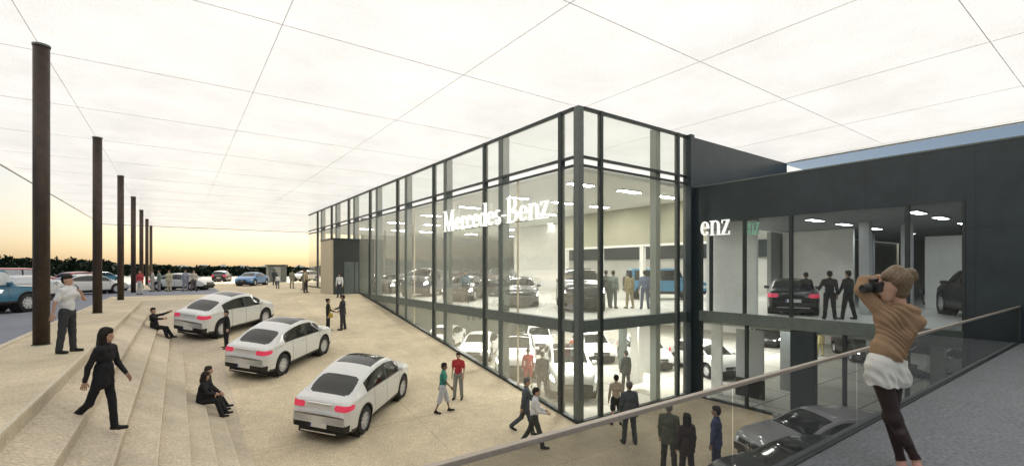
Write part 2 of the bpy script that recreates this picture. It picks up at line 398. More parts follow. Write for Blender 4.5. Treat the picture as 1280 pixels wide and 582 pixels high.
# ------------------------------------------------------------------ wing
wg = tag(empty('dark_wing', (XW, 4, 0)), 'dark clad two storey wing with wide showroom windows at the right', 'building')
YW0, YW1 = 3.02, 10.75       # glazed opening
ZR = 5.08
SB('wall', M_DARKW, [(XW, XW+.3, -6, YW0, ZL, ZR), (XW, XW+.3, YW0, YW1, 3.65, ZR), (XW, XW+.3, YW1, YB-.25, ZL, ZR)], wg)
SB('wall_upper', M_DARKW, [(XW+.05, XR+.1, YB-.02, YB+.2, ZR+.02, ZT)], wg)
SB('coping', M_STEEL2, [(XW-.02, XW+.34, -6, YB-.26, ZR+.002, ZR+.05)], wg)
SB('roof', M_GREYW, [(XW+.35, 46, -6, YB-.03, ZR-.3, ZR-.05)], wg)
SB('slab_edge', M_STEEL2, [(XW-.03, XW+.14, YW0+.01, YW1-.01, -.24, .17)], wg)
for y in (10.7, 10.28, 8.95, 7.34, 4.22): SB('mullion', M_STEEL, [(XW+.02, XW+.14, y-.05, y+.05, .18, 3.64)], wg)
for y in (10.7, 8.87, 5.77, 4.22): SB('mullion', M_STEEL, [(XW+.02, XW+.14, y-.05, y+.05, ZL, -.25)], wg)
SB('pillar', M_DARKW, [(XW+.0, XW+.25, 6.6, 7.34, ZL, -.25)], wg)
SB('sill', M_STEEL, [(XW-.02, XW+.16, 7.35, YW1, ZL, ZL+.07), (XW-.02, XW+.16, YW0, 6.59, ZL, ZL+.07)], wg)
SB('window_jamb', M_STEEL, [(XW-.02, XW+.31, YW0-.02, YW0+.04, ZL, 3.66)], wg)
for a, b in ((YW0+.05, 4.17), (4.27, 7.29), (7.39, 8.9), (9.0, 10.23), (10.33, 10.65)):
    g = MB(); g.quad((.08, a-4, .17), (.08, b-4, .17), (.08, b-4, 3.65), (.08, a-4, 3.65)); g.build('glass_pane', G_WING, wg)
for a, b in ((YW0+.05, 4.17), (4.27, 5.72), (5.82, 6.59), (7.35, 8.82), (8.92, 10.65)):
    g = MB(); g.quad((.08, a-4, ZL+.07), (.08, b-4, ZL+.07), (.08, b-4, -.24), (.08, a-4, -.24)); g.build('glass_pane', G_WING, wg)
SB('ceiling', M_CEILD, [(XW+.31, 44, -6, YB+.2, 3.7, 3.8)], wg)
SB('back_wall', M_GREYW, [(44, 44.2, -6, YB+.2, 0, 3.7), (38, 38.2, -6, YB+.2, ZL, -.34)], wg)
SB('partition', M_WHITE, [(17.9, 18.05, 8.95, 11.0, 0.01, 3.69), (25.5, 25.7, 8.3, 11.4, 0.01, 3.69), (28, 28.2, 4.5, 6.3, .01, 3.3), (17.9, 18.0, 10.35, 10.8, ZL+.02, -.35)], wg)
SB('end_wall', M_GREYW, [(XW+.3, 44, -5.9, -5.7, ZL, 3.7), (24.5, 44, YB+.3, YB+.5, 0, 3.7)], wg)
for (x, y) in ((22.5, 6.9), (24.6, 6.1), (30, 3.4), (30, 9)):
    SB('interior_column', mat('pale_column', (.55, .56, .56), .7, noise=(30, .2)), [(x-.17, x+.17, y-.17, y+.17, 0, 3.7)], wg)
for (x, y) in ((21, 9.2), (24, 5.0), (27, 8)): SB('interior_column', M_GREYW, [(x-.2, x+.2, y-.2, y+.2, ZL, -.34)], wg)
bd = tag(empty('display_board', (18.6, 9.75, ZL)), 'pale grey freestanding display board on the lower floor behind the wing glass', 'board')
SB('panel', mat('board_face', (.45, .46, .46), .4), [(18.55, 18.62, 9.0, 10.1, ZL+.75, ZL+2.7)], bd)
SB('base', M_TRIM, [(18.5, 18.68, 9.0, 10.1, ZL+.02, ZL+.74)], bd)

# ------------------------------------------------------------------ balustrade
bl = tag(empty('glass_balustrade', (8, 2.02, 0)), 'tinted glass balustrade with a bronze handrail along the raised walkway', 'balustrade')
SB('handrail', M_RAIL, [(EDG[0], XW-.02, 1.995, 2.04, .885, .918)], bl, bevel=.006)
xs = [EDG[0]] + [1.0 + 2.66*k for k in range(6)] + [XW-.06]
for a, b in zip(xs[:-1], xs[1:]):
    g = MB(); g.quad((a+.006-8, .0, -.02), (b-.006-8, .0, -.02), (b-.006-8, .0, .885), (a+.006-8, .0, .885)); g.build('glass_pane', G_RAIL, bl)
SB('shoe_channel', M_STEEL, [(EDG[0], XW-.05, 1.99, 2.05, -.06, .012)], bl)
SB('end_post', M_STEEL, [(XW-.055, XW-.02, 1.98, 2.06, 0, .885)], bl)

# ------------------------------------------------------------------ ceiling lamps
def lamp_proto(L, W, m=None):
    r = empty('ceiling_lamp'); MB().box(-L/2-.03, L/2+.03, -W/2-.03, W/2+.03, -.05, 0).build('housing', M_CEILD, r)
    g = MB(); g.quad((-L/2,-W/2,-.053),(-L/2,W/2,-.053),(L/2,W/2,-.053),(L/2,-W/2,-.053)); g.build('diffuser', m or M_LAMP, r); return r
def lamps(pts, label, group, L=1.3, W=.32, m=None):
    p = None
    for (x, y, z) in pts:
        p0 = lamp_proto(L, W, m) if p is None else copy_tree(p)
        p = p or p0; p0.location = (x, y, z); tag(p0, label, 'lamp', group)
lamps([(x, y, 5.348) for x in (13.6, 16.6, 19.4, 24.4, 29) for y in (14, 18.5, 23, 28, 34, 41)], 'flat lit ceiling lamp over the upper showroom floor', 'lamps under the upper showroom ceiling')
lamps([(x, y, -.342) for x in (13, 17.5, 22, 28) for y in (13.5, 17.5, 22, 27)], 'flat ceiling lamp added to light the lower showroom floor', 'lamps added for light under the lower showroom ceiling', 1.3, .4)  # added to light the white cars on the lower floor
lamps([(x, y, 3.698) for x in (19.6, 22.4, 26, 31) for y in (1.5, 4.6, 7.6)], 'flat lit ceiling lamp over the upper wing floor', 'lamps under the upper wing ceiling', 1.1, .26, M_LAMPW)
lamps([(x, y, -.342) for x in (20, 25, 31) for y in (4, 9)], 'flat ceiling lamp added to light the lower wing floor', 'lamps added for light under the lower wing ceiling', 1.1, .3, M_LAMPW)  # added to brighten the lower floor of the wing

# ------------------------------------------------------------------ lettering
def ring(cx, cy, rx, ry, tx, ty, a0, a1, n=18):
    qs = []
    for i in range(n):
        a, b = R(a0 + (a1-a0)*i/n), R(a0 + (a1-a0)*(i+1)/n)
        P = lambda t, s: (cx + (rx + s*tx/2)*math.cos(t), cy + (ry + s*ty/2)*math.sin(t))
        qs.append([P(a, -1), P(a, 1), P(b, 1), P(b, -1)])
    return qs
def rc(x0, y0, x1, y1): return [[(x0,y0),(x1,y0),(x1,y1),(x0,y1)]]
def serif(x, y, w=.2): return rc(x-w/2, y-.018, x+w/2, y+.018)
T = .115; t = .04
GL = {
 'M': (1.0, rc(.13,0,.17,1) + rc(.76,0,.76+T,1) + [[(.08,1),(.23,1),(.52,.0),(.45,.0)]] + [[(.80,1),(.74,1),(.47,.08),(.51,.08)]] + serif(.15,.02,.2) + serif(.82,.02,.24) + serif(.12,.98,.18) + serif(.85,.98,.2)),
 'e': (.50, ring(.25,.31,.175,.275,T,t*1.3,0,325) + rc(.12,.31,.46,.355)),
 'r': (.42, rc(.08,0,.08+T,.62) + serif(.14,.02,.24) + serif(.10,.60,.14) + ring(.27,.42,.1,.15,.08,.06,35,150) + rc(.32,.46,.40,.58)),
 'c': (.47, ring(.25,.31,.175,.275,T,t*1.3,50,320) + rc(.33,.44,.42,.54)),
 'd': (.55, ring(.24,.31,.165,.275,T,t*1.3,0,360) + rc(.38,0,.38+T,1) + serif(.40,.98,.16) + serif(.46,.02,.18)),
 's': (.42, ring(.21,.455,.125,.135,.07,.055,35,250) + ring(.21,.165,.135,.145,.08,.055,-145,75) + [[(.10,.40),(.16,.34),(.33,.22),(.27,.30)]]),
 '-': (.32, rc(.04,.30,.28,.37)),
 'B': (.72, rc(.10,0,.10+T,1) + serif(.14,.02,.24) + serif(.14,.98,.24) + ring(.32,.745,.21,.235,T,t,-90,90) + ring(.34,.27,.25,.25,T,t,-90,90) + rc(.15,.96,.33,1.0) + rc(.15,.50,.34,.54) + rc(.15,0,.34,.04)),
 'n': (.60, rc(.08,0,.08+T,.62) + rc(.42,0,.42+T,.42) + ring(.31,.42,.165,.175,T,t*1.4,0,165) + serif(.14,.02,.24) + serif(.48,.02,.24) + serif(.09,.60,.13)),
 'z': (.48, rc(.05,.58,.44,.62) + rc(.04,0,.45,.04) + [[(.04,.04),(.17,.04),(.44,.58),(.31,.58)]] + rc(.05,.48,.09,.58) + rc(.41,.04,.45,.15)),
}
def lettering(text, x, y0, z, sx, sz, m, root, thick=.08):
    """reads towards -y, faces -x"""
    cx = 0.
    for ch in text:
        w, qs = GL[ch]; g = MB()
        for i, q in enumerate(qs):
            e = .0006 * (i % 7)                       # keeps overlapping strokes off one plane
            fr = [(-e, -(cx + a)*sx, b*sz) for a, b in q]; bk = [(thick - e, p[1], p[2]) for p in fr]
            g.quad(*fr); g.quad(*bk[::-1])
            for k in range(4): g.quad(fr[k], fr[(k+1)%4], bk[(k+1)%4], bk[k])
        g.build('letter', m, root); cx += w
    return cx * sx
tw = sum(GL[c][0] for c in 'Mercedes-Benz')
r_ = tag(empty('facade_sign', (XB-.2, 20.5, 3.62)), 'large white raised letters reading Mercedes-Benz on the long glass front', 'sign')
lettering('Mercedes-Benz', 0, 0, 0, 8.0/tw, 1.0, M_SIGN, r_)
MB().box(.09, .12, -8.0, 0, -.0, .03).build('mounting_rail', M_STEEL2, r_)
r_ = tag(empty('wing_sign', (XW-.14, 10.62, 3.12)), 'white raised letters reading enz at the corner of the wing window', 'sign')
lettering('enz', 0, 0, 0, 1.22/1.58, .92, M_SIGN, r_, .06)
MB().box(.07, .10, -1.2, 0, .2, .23).build('mounting_rail', M_STEEL2, r_)
r_ = tag(empty('sign_reflection', (XW+.3, 9.15, 3.1)), 'small dim green letters standing in for the reflection of enz in the wing glass', 'sign')
lettering('enz', 0, 0, 0, .62/1.58, .72, M_SIGNREFL, r_, .04)  # solid letters modelled in place of the sign's reflection in the glass
MB().box(.05, .07, -.62, 0, .2, .22).build('mounting_rail', M_STEEL2, r_)  # rail added along with the stand-in reflection letters
# ------------------------------------------------------------------ vehicles
def pch(pts):
    """monotone cubic through (x, y) points"""
    xs = np.array([p[0] for p in pts], float); ys = np.array([p[1] for p in pts], float)
    h = np.diff(xs); d = np.diff(ys)/h; m = np.zeros(len(xs))
    for i in range(1, len(xs)-1):
        if d[i-1]*d[i] > 0: m[i] = 2*d[i-1]*d[i]/(d[i-1]+d[i])
    m[0], m[-1] = d[0], d[-1]
    def f(x):
        x = min(max(x, xs[0]), xs[-1]); i = min(int(np.searchsorted(xs, x, 'right'))-1, len(h)-1); i = max(i, 0)
        t = (x-xs[i])/h[i]
        return float((2*t**3-3*t*t+1)*ys[i] + (t**3-2*t*t+t)*h[i]*m[i] + (3*t*t-2*t**3)*ys[i+1] + (t**3-t*t)*h[i]*m[i+1])
    return f
KINDS = {
 'coupe_suv': dict(L=4.75, W=1.96, r=.395, fa=.96, wb=2.82, sill=.30, roofw=.60,
    top=[(0,.80),(.03,.98),(.09,1.10),(.20,1.15),(.42,1.19),(.9,1.39),(1.4,1.545),(1.95,1.64),(2.45,1.665),(2.95,1.61),(3.25,1.50),(3.75,1.20),(3.95,1.15),(4.35,1.06),(4.60,.94),(4.71,.80),(4.75,.66)],
    belt=[(0,.76),(.05,.98),(.2,1.08),(.6,1.13),(1.4,1.14),(2.6,1.09),(3.6,1.06),(4.2,.98),(4.55,.86),(4.75,.60)],
    rg=(.44,1.20), ws=(3.02,3.72), pano=(1.85,2.95), sg=(1.08,3.50), doors=(1.55,2.42,3.42), pil=(2.38,2.50), tail=(.93,1.07,.46), head=(.76,.90)),
 'sedan': dict(L=4.75, W=1.84, r=.34, fa=.92, wb=2.82, sill=.24, roofw=.58,
    top=[(0,.70),(.03,.82),(.08,.93),(.2,.98),(.62,1.02),(1.0,1.17),(1.5,1.36),(2.1,1.43),(2.6,1.42),(3.0,1.32),(3.65,1.0),(3.9,.95),(4.3,.86),(4.6,.72),(4.71,.6),(4.75,.5)],
    belt=[(0,.66),(.05,.8),(.2,.9),(.8,.95),(2.6,.92),(3.6,.9),(4.2,.82),(4.55,.68),(4.75,.46)],
    rg=(.72,1.45), ws=(2.88,3.62), pano=None, sg=(1.02,3.42), doors=(1.5,2.35,3.3), pil=(2.31,2.42), tail=(.70,.86,.50), head=(.60,.74)),
 'hatch': dict(L=4.3, W=1.80, r=.34, fa=.78, wb=2.68, sill=.24, roofw=.60,
    top=[(0,.72),(.03,.86),(.08,.98),(.3,1.25),(.6,1.42),(1.2,1.5),(1.9,1.52),(2.4,1.46),(2.7,1.35),(3.3,1.03),(3.5,.98),(3.9,.88),(4.15,.74),(4.26,.62),(4.3,.5)],
    belt=[(0,.66),(.05,.84),(.2,.93),(.8,.96),(2.4,.93),(3.2,.9),(3.8,.82),(4.12,.68),(4.3,.46)],
    rg=(.10,.46), ws=(2.58,3.28), pano=None, sg=(.62,3.10), doors=(1.3,2.15,3.05), pil=(2.10,2.22), tail=(.72,.92,.5), head=(.60,.74)),
 'box_suv': dict(L=4.6, W=1.80, r=.40, fa=.85, wb=2.85, sill=.42, roofw=.74,
    top=[(0,.95),(.03,1.2),(.10,1.72),(.2,1.82),(.5,1.86),(2.4,1.86),(2.85,1.82),(2.95,1.76),(3.25,1.22),(3.4,1.14),(4.3,1.08),(4.5,1.02),(4.56,.9),(4.6,.7)],
    belt=[(0,.92),(.05,1.12),(.2,1.14),(2.9,1.13),(3.3,1.10),(4.3,1.02),(4.5,.92),(4.6,.66)],
    rg=(.03,.10), ws=(2.93,3.24), pano=None, sg=(.35,3.08), doors=(1.0,1.95,2.95), pil=(1.90,2.02), tail=(.75,.98,.6), head=(.72,.88)),
}
def car_meshes(kind):
    K = KINDS[kind]; L, W, r = K['L'], K['W'], K['r']; top, belt = pch(K['top']), pch(K['belt'])
    xr, xf = K['fa'], K['fa'] + K['wb']; R_A = r + .055
    plan = pch([(0,.80),(.06,.87),(.2,.94),(.6,.985),(1.2,1),(L-1.3,1),(L-.7,.97),(L-.3,.89),(L-.1,.80),(L,.70)])
    st = set(np.round(np.concatenate([np.linspace(0,.3,13), np.linspace(.3,L-.5,84), np.linspace(L-.5,L,16)]), 4))
    for xx in K['doors']: st |= {xx-.008, xx+.008}
    for pr in ('rg','ws','sg','pano','pil'):
        if K[pr]: st |= set(K[pr])
    for c in (xr, xf): st |= {c-R_A, c-R_A+.012, c+R_A-.012, c+R_A, c-R_A*.93, c+R_A*.93}
    st = sorted(st); st = [s for i, s in enumerate(st) if i == 0 or s - st[i-1] > .003]
    LF = [0,.05,.12,.2,.3,.4,.5,.6,.7,.78,.86,.93,1]; GF = [.04,.12,.3,.5,.7,.86,.95]; TF = [1,.95,.91,.88,.85,.82,.79,.76,.72,.66,.45,.22,0]
    def bot(x):
        z = K['sill'] + .10*max(0, (.35-x)/.35) + .06*max(0, (x-(L-.4))/.4)
        for c in (xr, xf):
            dx = x-c
            if abs(dx) < R_A: z = max(z, r + math.sqrt(R_A**2-dx*dx)*1.0)
        return z
    zmaxroof = max(p[1] for p in K['top'])
    def section(x):
        b = belt(x); tp = max(top(x), b+.015); zb = min(bot(x), b-.05); hw = W/2*plan(x); P = []
        for f in LF:
            z = zb+(b-zb)*f; q = z/1.0
            wz = np.interp(q, [.2,.35,.55,.75,.9,1.02], [.955,.975,1,.992,.97,.945])
            P.append((hw*float(wz), z))
        k = min(1, max(0, (tp-b)/(zmaxroof-b+1e-6)))
        wb_ = P[-1][0]-.012; wr = (1-k)*wb_*.86 + k*min(wb_*.97, K['roofw']*W/2*1.18)
        ce = .02+.035*k
        for f in GF: P.append((wb_+(wr-wb_)*(f**1.15), b+.006+(tp-ce-b-.006)*(math.sin(f*math.pi/2) if k < .3 else f)))
        for f in TF: P.append((wr*f*.985, tp-ce*f**2.6))
        return P
    S = [section(x) for x in st]; nl, ng, ntp = len(LF), len(GF), len(TF); n = nl+ng+ntp
    parts = {}
    def add(key, *pts):
        v, f, ix = parts.setdefault(key, ([], [], {}))
        q = []
        for p in pts:
            kk = (round(p[0],4), round(p[1],4), round(p[2],4))
            if kk not in ix: ix[kk] = len(v); v.append(p)
            q.append(ix[kk])
        q2 = [a for i, a in enumerate(q) if a != q[i-1]]
        if len(q2) > 2: f.append(q2)
    t0, t1, tin = K['tail']; h0, h1 = K['head']
    for i in range(len(st)-1):
        xa, xb = st[i], st[i+1]; xm = (xa+xb)/2; tall = top(xm)-belt(xm) > .10
        for j in range(n-1):
            A, B, C, D = S[i][j], S[i+1][j], S[i+1][j+1], S[i][j+1]
            zm = (A[1]+B[1]+C[1]+D[1])/4; ym = (A[0]+B[0]+C[0]+D[0])/4; key = 'body'
            if j < nl-1:
                if zm < K['sill']+.10: key = 'sill_trim'
                if j < 2 and min(abs(xm-xr), abs(xm-xf)) < R_A: key = 'sill_trim'
                if xb-xa < .018 and any(abs(xm-q) < .006 for q in K['doors']) : key = 'sill_trim'
                if xm < .16 and zm < (.58 if kind == 'coupe_suv' else .5): key = 'sill_trim'
                if L-.52 < xm < L-.06 and h0-.1*(xm-(L-.52)) < zm < h1-.12*(xm-(L-.52)): key = 'headlight'
                if xm > L-.14 and zm < .42: key = 'sill_trim'
            elif j < nl-1+ng:
                g = GF[max(0, j-nl)] if j >= nl else 0; g2 = j-(nl-1)
                if tall and K['sg'][0] < xm < K['sg'][1] and 1 <= g2 <= ng-2:
                    key = 'side_window'
                    if K['pil'][0] <= xm <= K['pil'][1]: key = 'window_trim'
                elif tall and K['sg'][0] < xm < K['sg'][1] and g2 in (0,): key = 'window_trim'
            else:
                tt = j-(nl-1+ng)
                if K['ws'][0] < xm < K['ws'][1] and tt >= 3: key = 'windshield'
                elif K['rg'][0] < xm < K['rg'][1]:
                    e_ = min(xm-K['rg'][0], K['rg'][1]-xm)
                    if tt > 0 and (TF[tt-1]+TF[tt])/2 < (.87 if kind == 'coupe_suv' else .93) - .22*math.exp(-e_/.05): key = 'rear_window'
                elif K['pano'] and K['pano'][0] < xm < K['pano'][1] and tt >= 4: key = 'sunroof'
            k2 = key
            for sgn in (1, -1):
                kk = k2
                if key in ('taillight','headlight','side_window'): kk = key + ('L' if sgn > 0 else 'R')
                pts = [(xa,sgn*A[0],A[1]),(xb,sgn*B[0],B[1]),(xb,sgn*C[0],C[1]),(xa,sgn*D[0],D[1])]
                add(kk, *(pts if sgn < 0 else pts[::-1]))
    # end caps in horizontal strips
    for x, s_, side in ((st[0], S[0], -1), (st[-1], S[-1], 1)):
        for j in range(n-1):
            a, b = s_[j], s_[j+1]; zm = (a[1]+b[1])/2
            if side > 0: key = 'grille' if .30 < zm < .70 else 'sill_trim'
            else: key = 'sill_trim' if zm < .56 else 'body'
            add(key, (x,a[0],a[1]),(x,b[0],b[1]),(x,-b[0],b[1]),(x,-a[0],a[1]))
    if kind != 'box_suv':                    # lamp lenses wrapped round the rear corners, standing a little proud
        def side(x, z):
            P = section(x); zz = [p[1] for p in P[:nl+ng]]; yy = [p[0] for p in P[:nl+ng]]
            return float(np.interp(z, zz, yy))
        xs_ = np.linspace(0, .3, 200); tops = np.array([top(q) for q in xs_])
        for sgn in (1, -1):
            V = []; nz = 7; npth = 22
            for iz in range(nz):
                fz = iz/(nz-1); rows = []
                z = t0+(t1-t0)*fz; xr_ = float(np.interp(z+.006, tops, xs_)); yc = side(xr_+.02, z)-.03
                y_in = tin+.05*(1-math.sin(fz*math.pi))
                for q in range(10): t_ = q/9; rows.append((xr_-.010, y_in+(yc-y_in)*t_, z))
                xe = .40-.10*(1-math.sin(fz*math.pi))
                for q in range(1, 13): t_ = q/12; xx = xr_+.02+(xe-xr_-.02)*t_; rows.append((xx-.006, side(xx, z)+.008, z-.0*t_))
                V.append(rows)
            for iz in range(nz-1):
                for q in range(21):
                    pts = [V[iz][q], V[iz][q+1], V[iz+1][q+1], V[iz+1][q]]; pts = [(p[0], sgn*p[1], p[2]) for p in pts]
                    add('taillight'+('L' if sgn > 0 else 'R'), *(pts if sgn < 0 else pts[::-1]))
    return K, parts
CARCACHE = {}
def mesh_from(name, v, f, mats, smooth=True, keep=None):
    me = bpy.data.meshes.new(name); me.from_pydata(v, [], f); me.materials.append(mats)
    bm = bmesh.new(); bm.from_mesh(me)
    bm.to_mesh(me); bm.free()
    if smooth: me.polygons.foreach_set('use_smooth', [True]*len(me.polygons))
    o = bpy.data.objects.new(name, me); COL.objects.link(o); return o
def wheel(r, w=.24):
    root = None
    g = MB().lathe([(-w/2, r*.62), (-w/2, r*.9), (-w/2+.03, r*.985), (-w/4, r), (w/4, r), (w/2-.03, r*.985), (w/2, r*.9), (w/2, r*.62)], 28)
    return g
def make_car(kind, p_mat, lit=False, glass=None, root_name='parked_car', red_lit=True, tag_plate=True):
    ck = (kind, p_mat.name, lit, glass.name if glass else '', root_name)
    if ck in CARCACHE: return copy_tree(CARCACHE[ck])
    K, parts = car_meshes(kind); root = empty(root_name); CARCACHE[ck] = root
    L, W, r = K['L'], K['W'], K['r']; glass = glass or M_CGLASS
    mm = {'body': p_mat, 'sill_trim': M_TRIM, 'window_trim': M_TRIM, 'side_window': glass, 'windshield': glass, 'rear_window': glass, 'sunroof': M_CGLASS, 'taillight': M_TAIL,
          'headlight': M_HEAD if lit else M_HEADOFF, 'grille': M_TRIM}
    for key, (v, f, ix) in parts.items():
        nm = key.rstrip('LR') if key[-1] in 'LR' else key
        o = mesh_from(nm, v, f, mm[nm]); o.parent = root
    # rear lamps inner part on the tailgate
    t0, t1, tin = K['tail']
    for s in ((1, -1) if kind == 'box_suv' else ()):
        g = MB(); x = .030
        top_ = pch(K['top'])
        g.cur = 0
        zz0, zz1 = t0+.02, t1-.02
        yi = tin*1.0 if kind != 'box_suv' else .62; yo = W/2*.80
        g.box(.012 if kind == 'coupe_suv' else -.008, .10, min(s*yi, s*yo), max(s*yi, s*yo), zz0, zz1)
        g.build('taillight', M_TAIL, root, bevel=.012, smooth=True)
        if kind != 'box_suv':
            pass
    if kind == 'box_suv':
        for s in (1, -1):
            MB().lathe([(-.02, 0), (-.02, .10), (.06, .11)], 18, (0,0,0), 'z').build('headlight_ring', M_CHROME, root).matrix_local = Matrix.Translation((L-.02, s*.62, .86)) @ Matrix.Rotation(R(-90), 4, 'Y')
        g = MB().lathe([(0, 0), (0, .30), (.03, .34), (.16, .34), (.18, .28), (.18, 0)], 26, (0, 0, 0), 'z'); o = g.build('spare_wheel', M_TRIM, root, smooth=True)
        o.matrix_local = Matrix.Translation((-.0, .05, 1.02)) @ Matrix.Rotation(R(-90), 4, 'Y')
    # plates, trim strips, exhaust
    zp = .50 if kind == 'coupe_suv' else .58
    g = MB().box(-.028, -.002, -.26, .26, zp-.06, zp+.06); g.build('licence_plate', M_PLATE, root, bevel=.004)
    pl = root.children[-1]
    pass
    g = MB().box(-.031, -.0285, .215, .255, zp-.052, zp+.052); o = g.build('plate_band', M_PLATEB, None); o.parent = [c for c in root.children if c.name.startswith('licence_plate')][-1]
    if kind in ('coupe_suv', 'sedan', 'hatch'):
        MB().box(-.018, .03, -.40, .40, t1+.0, t1+.022).build('tailgate_strip', M_CHROME, root, bevel=.004)
        MB().box(-.02, .06, -.55, .55, .30, .33).build('bumper_strip', M_CHROME, root, bevel=.006)
        MB().box(L-.06, L+.012, -.42, .42, .42, .66).build('grille', M_TRIM, root, bevel=.02)
        g = MB().box(L+.010, L+.02, -.40, .40, .535, .555); g.lathe([(0,0),(0,.085),(.02,.085),(.02,.07)], 20, (0,0,0), 'z')
        for i in range(len(g.v)-80, len(g.v)):
            x, y, z = g.v[i]; g.v[i] = (L+.012+z, y, .545+x)
        g.build('grille_badge', M_CHROME, root)
    else:
        MB().box(L-.03, L+.015, -.45, .45, .66, .96).build('grille', M_TRIM, root, bevel=.015)
        MB().box(L-.05, L+.10, -.86, .86, .42, .60).build('bumper', M_TRIM, root, bevel=.03)
        MB().box(-.10, .05, -.84, .84, .46, .62).build('bumper', M_TRIM, root, bevel=.03)
    bl_ = pch(K['belt'])
    for s in (1, -1):
        for x in K['doors'][1:]:
            g = MB().box(x-.30, x-.12, s*(W/2*.985)-.02, s*(W/2*.985)+.025, bl_(x)-.13, bl_(x)-.10); g.build('door_handle', p_mat, root, bevel=.008)
        xm = K['sg'][1]-.14; zm = bl_(xm)+.05
        ya = W/2*.93
        g = MB().box(xm-.06, xm+.06, min(s*ya, s*(ya+.20)), max(s*ya, s*(ya+.20)), zm-.03, zm+.10); g.build('wing_mirror', p_mat, root, bevel=.03, smooth=True)
    # wheels
    for cx in (K['fa'], K['fa']+K['wb']):
        for s in (1, -1):
            wr = wheel(r); o = wr.build('wheel', M_TYRE, root, smooth=True); o.location = (cx, s*(W/2-.145), r)
            g = MB().lathe([(s*.085, 0), (s*.085, r*.13), (s*.06, r*.16), (s*.05, r*.60), (s*.118, r*.66), (s*.118, r*.70), (s*.05, r*.70)], 28)
            for k in range(10):
                a = 2*math.pi*k/10; ca, sa = math.cos(a), math.sin(a)
                pp = [(r*.10, -.03), (r*.66, -.022), (r*.66, .022), (r*.10, .03)]
                F_ = [(u*ca-v_*sa, s*(.098+.014*(u/r)), u*sa+v_*ca) for u, v_ in pp]; B_ = [(p[0], p[1]-s*.04, p[2]) for p in F_]
                g.quad(*F_); 
                for q in range(4): g.quad(F_[q], F_[(q+1)%4], B_[(q+1)%4], B_[q])
            o2 = g.build('rim', M_ALLOY, o)
            MB().lathe([(s*.03, 0), (s*.03, r*.64)], 20).build('brake_disc', M_TRIM, o)
    # dark arches and underbody
    g = MB().box(.12, L-.12, -W/2*.72, W/2*.72, K['sill']-.10, K['sill']+.25)
    for cx in (K['fa'], K['fa']+K['wb']):
        for s in (1, -1):
            g.lathe([(s*(W/2-.45), 0), (s*(W/2-.45), r+.056), (s*(W/2-.035), r+.056)], 24, (cx, 0, r))
    g.build('underbody', M_INT, root)
    return root
def ground_frame(x, y, heading, level=None):
    """matrix of a car standing on the slope"""
    h = R(heading); f = Vector((math.cos(h), math.sin(h), 0))
    if level is None:
        e = .5; zx = 0; zy = (gz(x, y+e)-gz(x, y-e))/(2*e) if x > 1 else (SL if y < YS else 0); z = slope(y) if x > EDG[0] else 0
        if y >= YS: z = 0; zy = 0
        nrm = Vector((0, -zy, 1)).normalized()
    else: z = level; nrm = Vector((0, 0, 1))
    f = (f - nrm*f.dot(nrm)).normalized(); l = nrm.cross(f)
    m = Matrix((f, l, nrm)).transposed().to_4x4(); m.translation = (x, y, z+.004); return m
def put_car(kind, p_mat, x, y, heading, label, cat='car', group=None, level=None, at='centre', s=1., **k):
    o = make_car(kind, p_mat, **k); K = KINDS[kind]
    cx = K['L']/2
    if at == 'rear_axle': cx = K['fa']
    o.matrix_world = ground_frame(x, y, heading, level) @ Matrix.Diagonal((s, s, s*(1.12 if kind == 'coupe_suv' else 1), 1)) @ Matrix.Translation((-cx, 0, 0))
    for q in ('group',):
        if q in o: del o[q]
    tag(o, label, cat, group); return o
GH = 'white coupe cars parked on the sloping plaza'
def rax(x, y): return x-.81*.7, y+.81*.7
for (x, y, hd, lb) in ((4.36, 13.56, 44.6, 'white coupe SUV nearest on the sloping plaza, front of the three'), (3.14, 19.12, 45, 'white coupe SUV in the middle of the three on the sloping plaza'), (1.63, 24.87, 42.5, 'white coupe SUV farthest of the three, beside the man seated on the steps')):
    a, b = rax(x, y); put_car('coupe_suv', P_WHITE, a, b, hd, lb, 'car', GH, at='rear_axle', s=.95)
put_car('box_suv', P_TEAL, -6.6, 27.2, 52, 'teal blue boxy off-roader with pale windows behind the nearest column', 'car', level=.006, glass=M_CGLASSL)
put_car('sedan', P_WHITE, -7.2, 39.0, 48, 'white saloon parked behind the teal off-roader', 'car', 'white cars along the road', level=.006, glass=M_CGLASSL)
put_car('sedan', P_WHITE, -5.2, 44.5, 40, 'white saloon parked between the first and second columns in front of the red van', 'car', 'white cars along the road', level=.006)
put_car('box_suv', P_RED, -10.5, 55, 42, 'red boxy car behind the row of white saloons', 'car', level=.006, glass=M_CGLASSL)
put_car('hatch', P_RED, -7.5, 62, 50, 'small red hatchback behind the second column', 'car', level=.006)
put_car('sedan', P_TEAL, -7.5, 75, 50, 'teal saloon far back behind the middle columns', 'car', level=.006)
put_car('sedan', P_WHITE, .4, 48.6, -36, 'white saloon with open light cabin standing on the grey road patch', 'car', 'white cars along the road', level=.008)
put_car('hatch', P_DGREY, 5.1, 76.2, 75, 'dark hatchback seen from the rear at the far edge of the plaza', 'car', level=0)
put_car('sedan', P_BLUE, 6.6, 57.0, 240, 'bright blue saloon facing us on the far plaza', 'car', level=0)
put_car('hatch', P_WHITE, 15, 72, 215, 'white hatchback far away beside the end of the glass front', 'car', level=0)
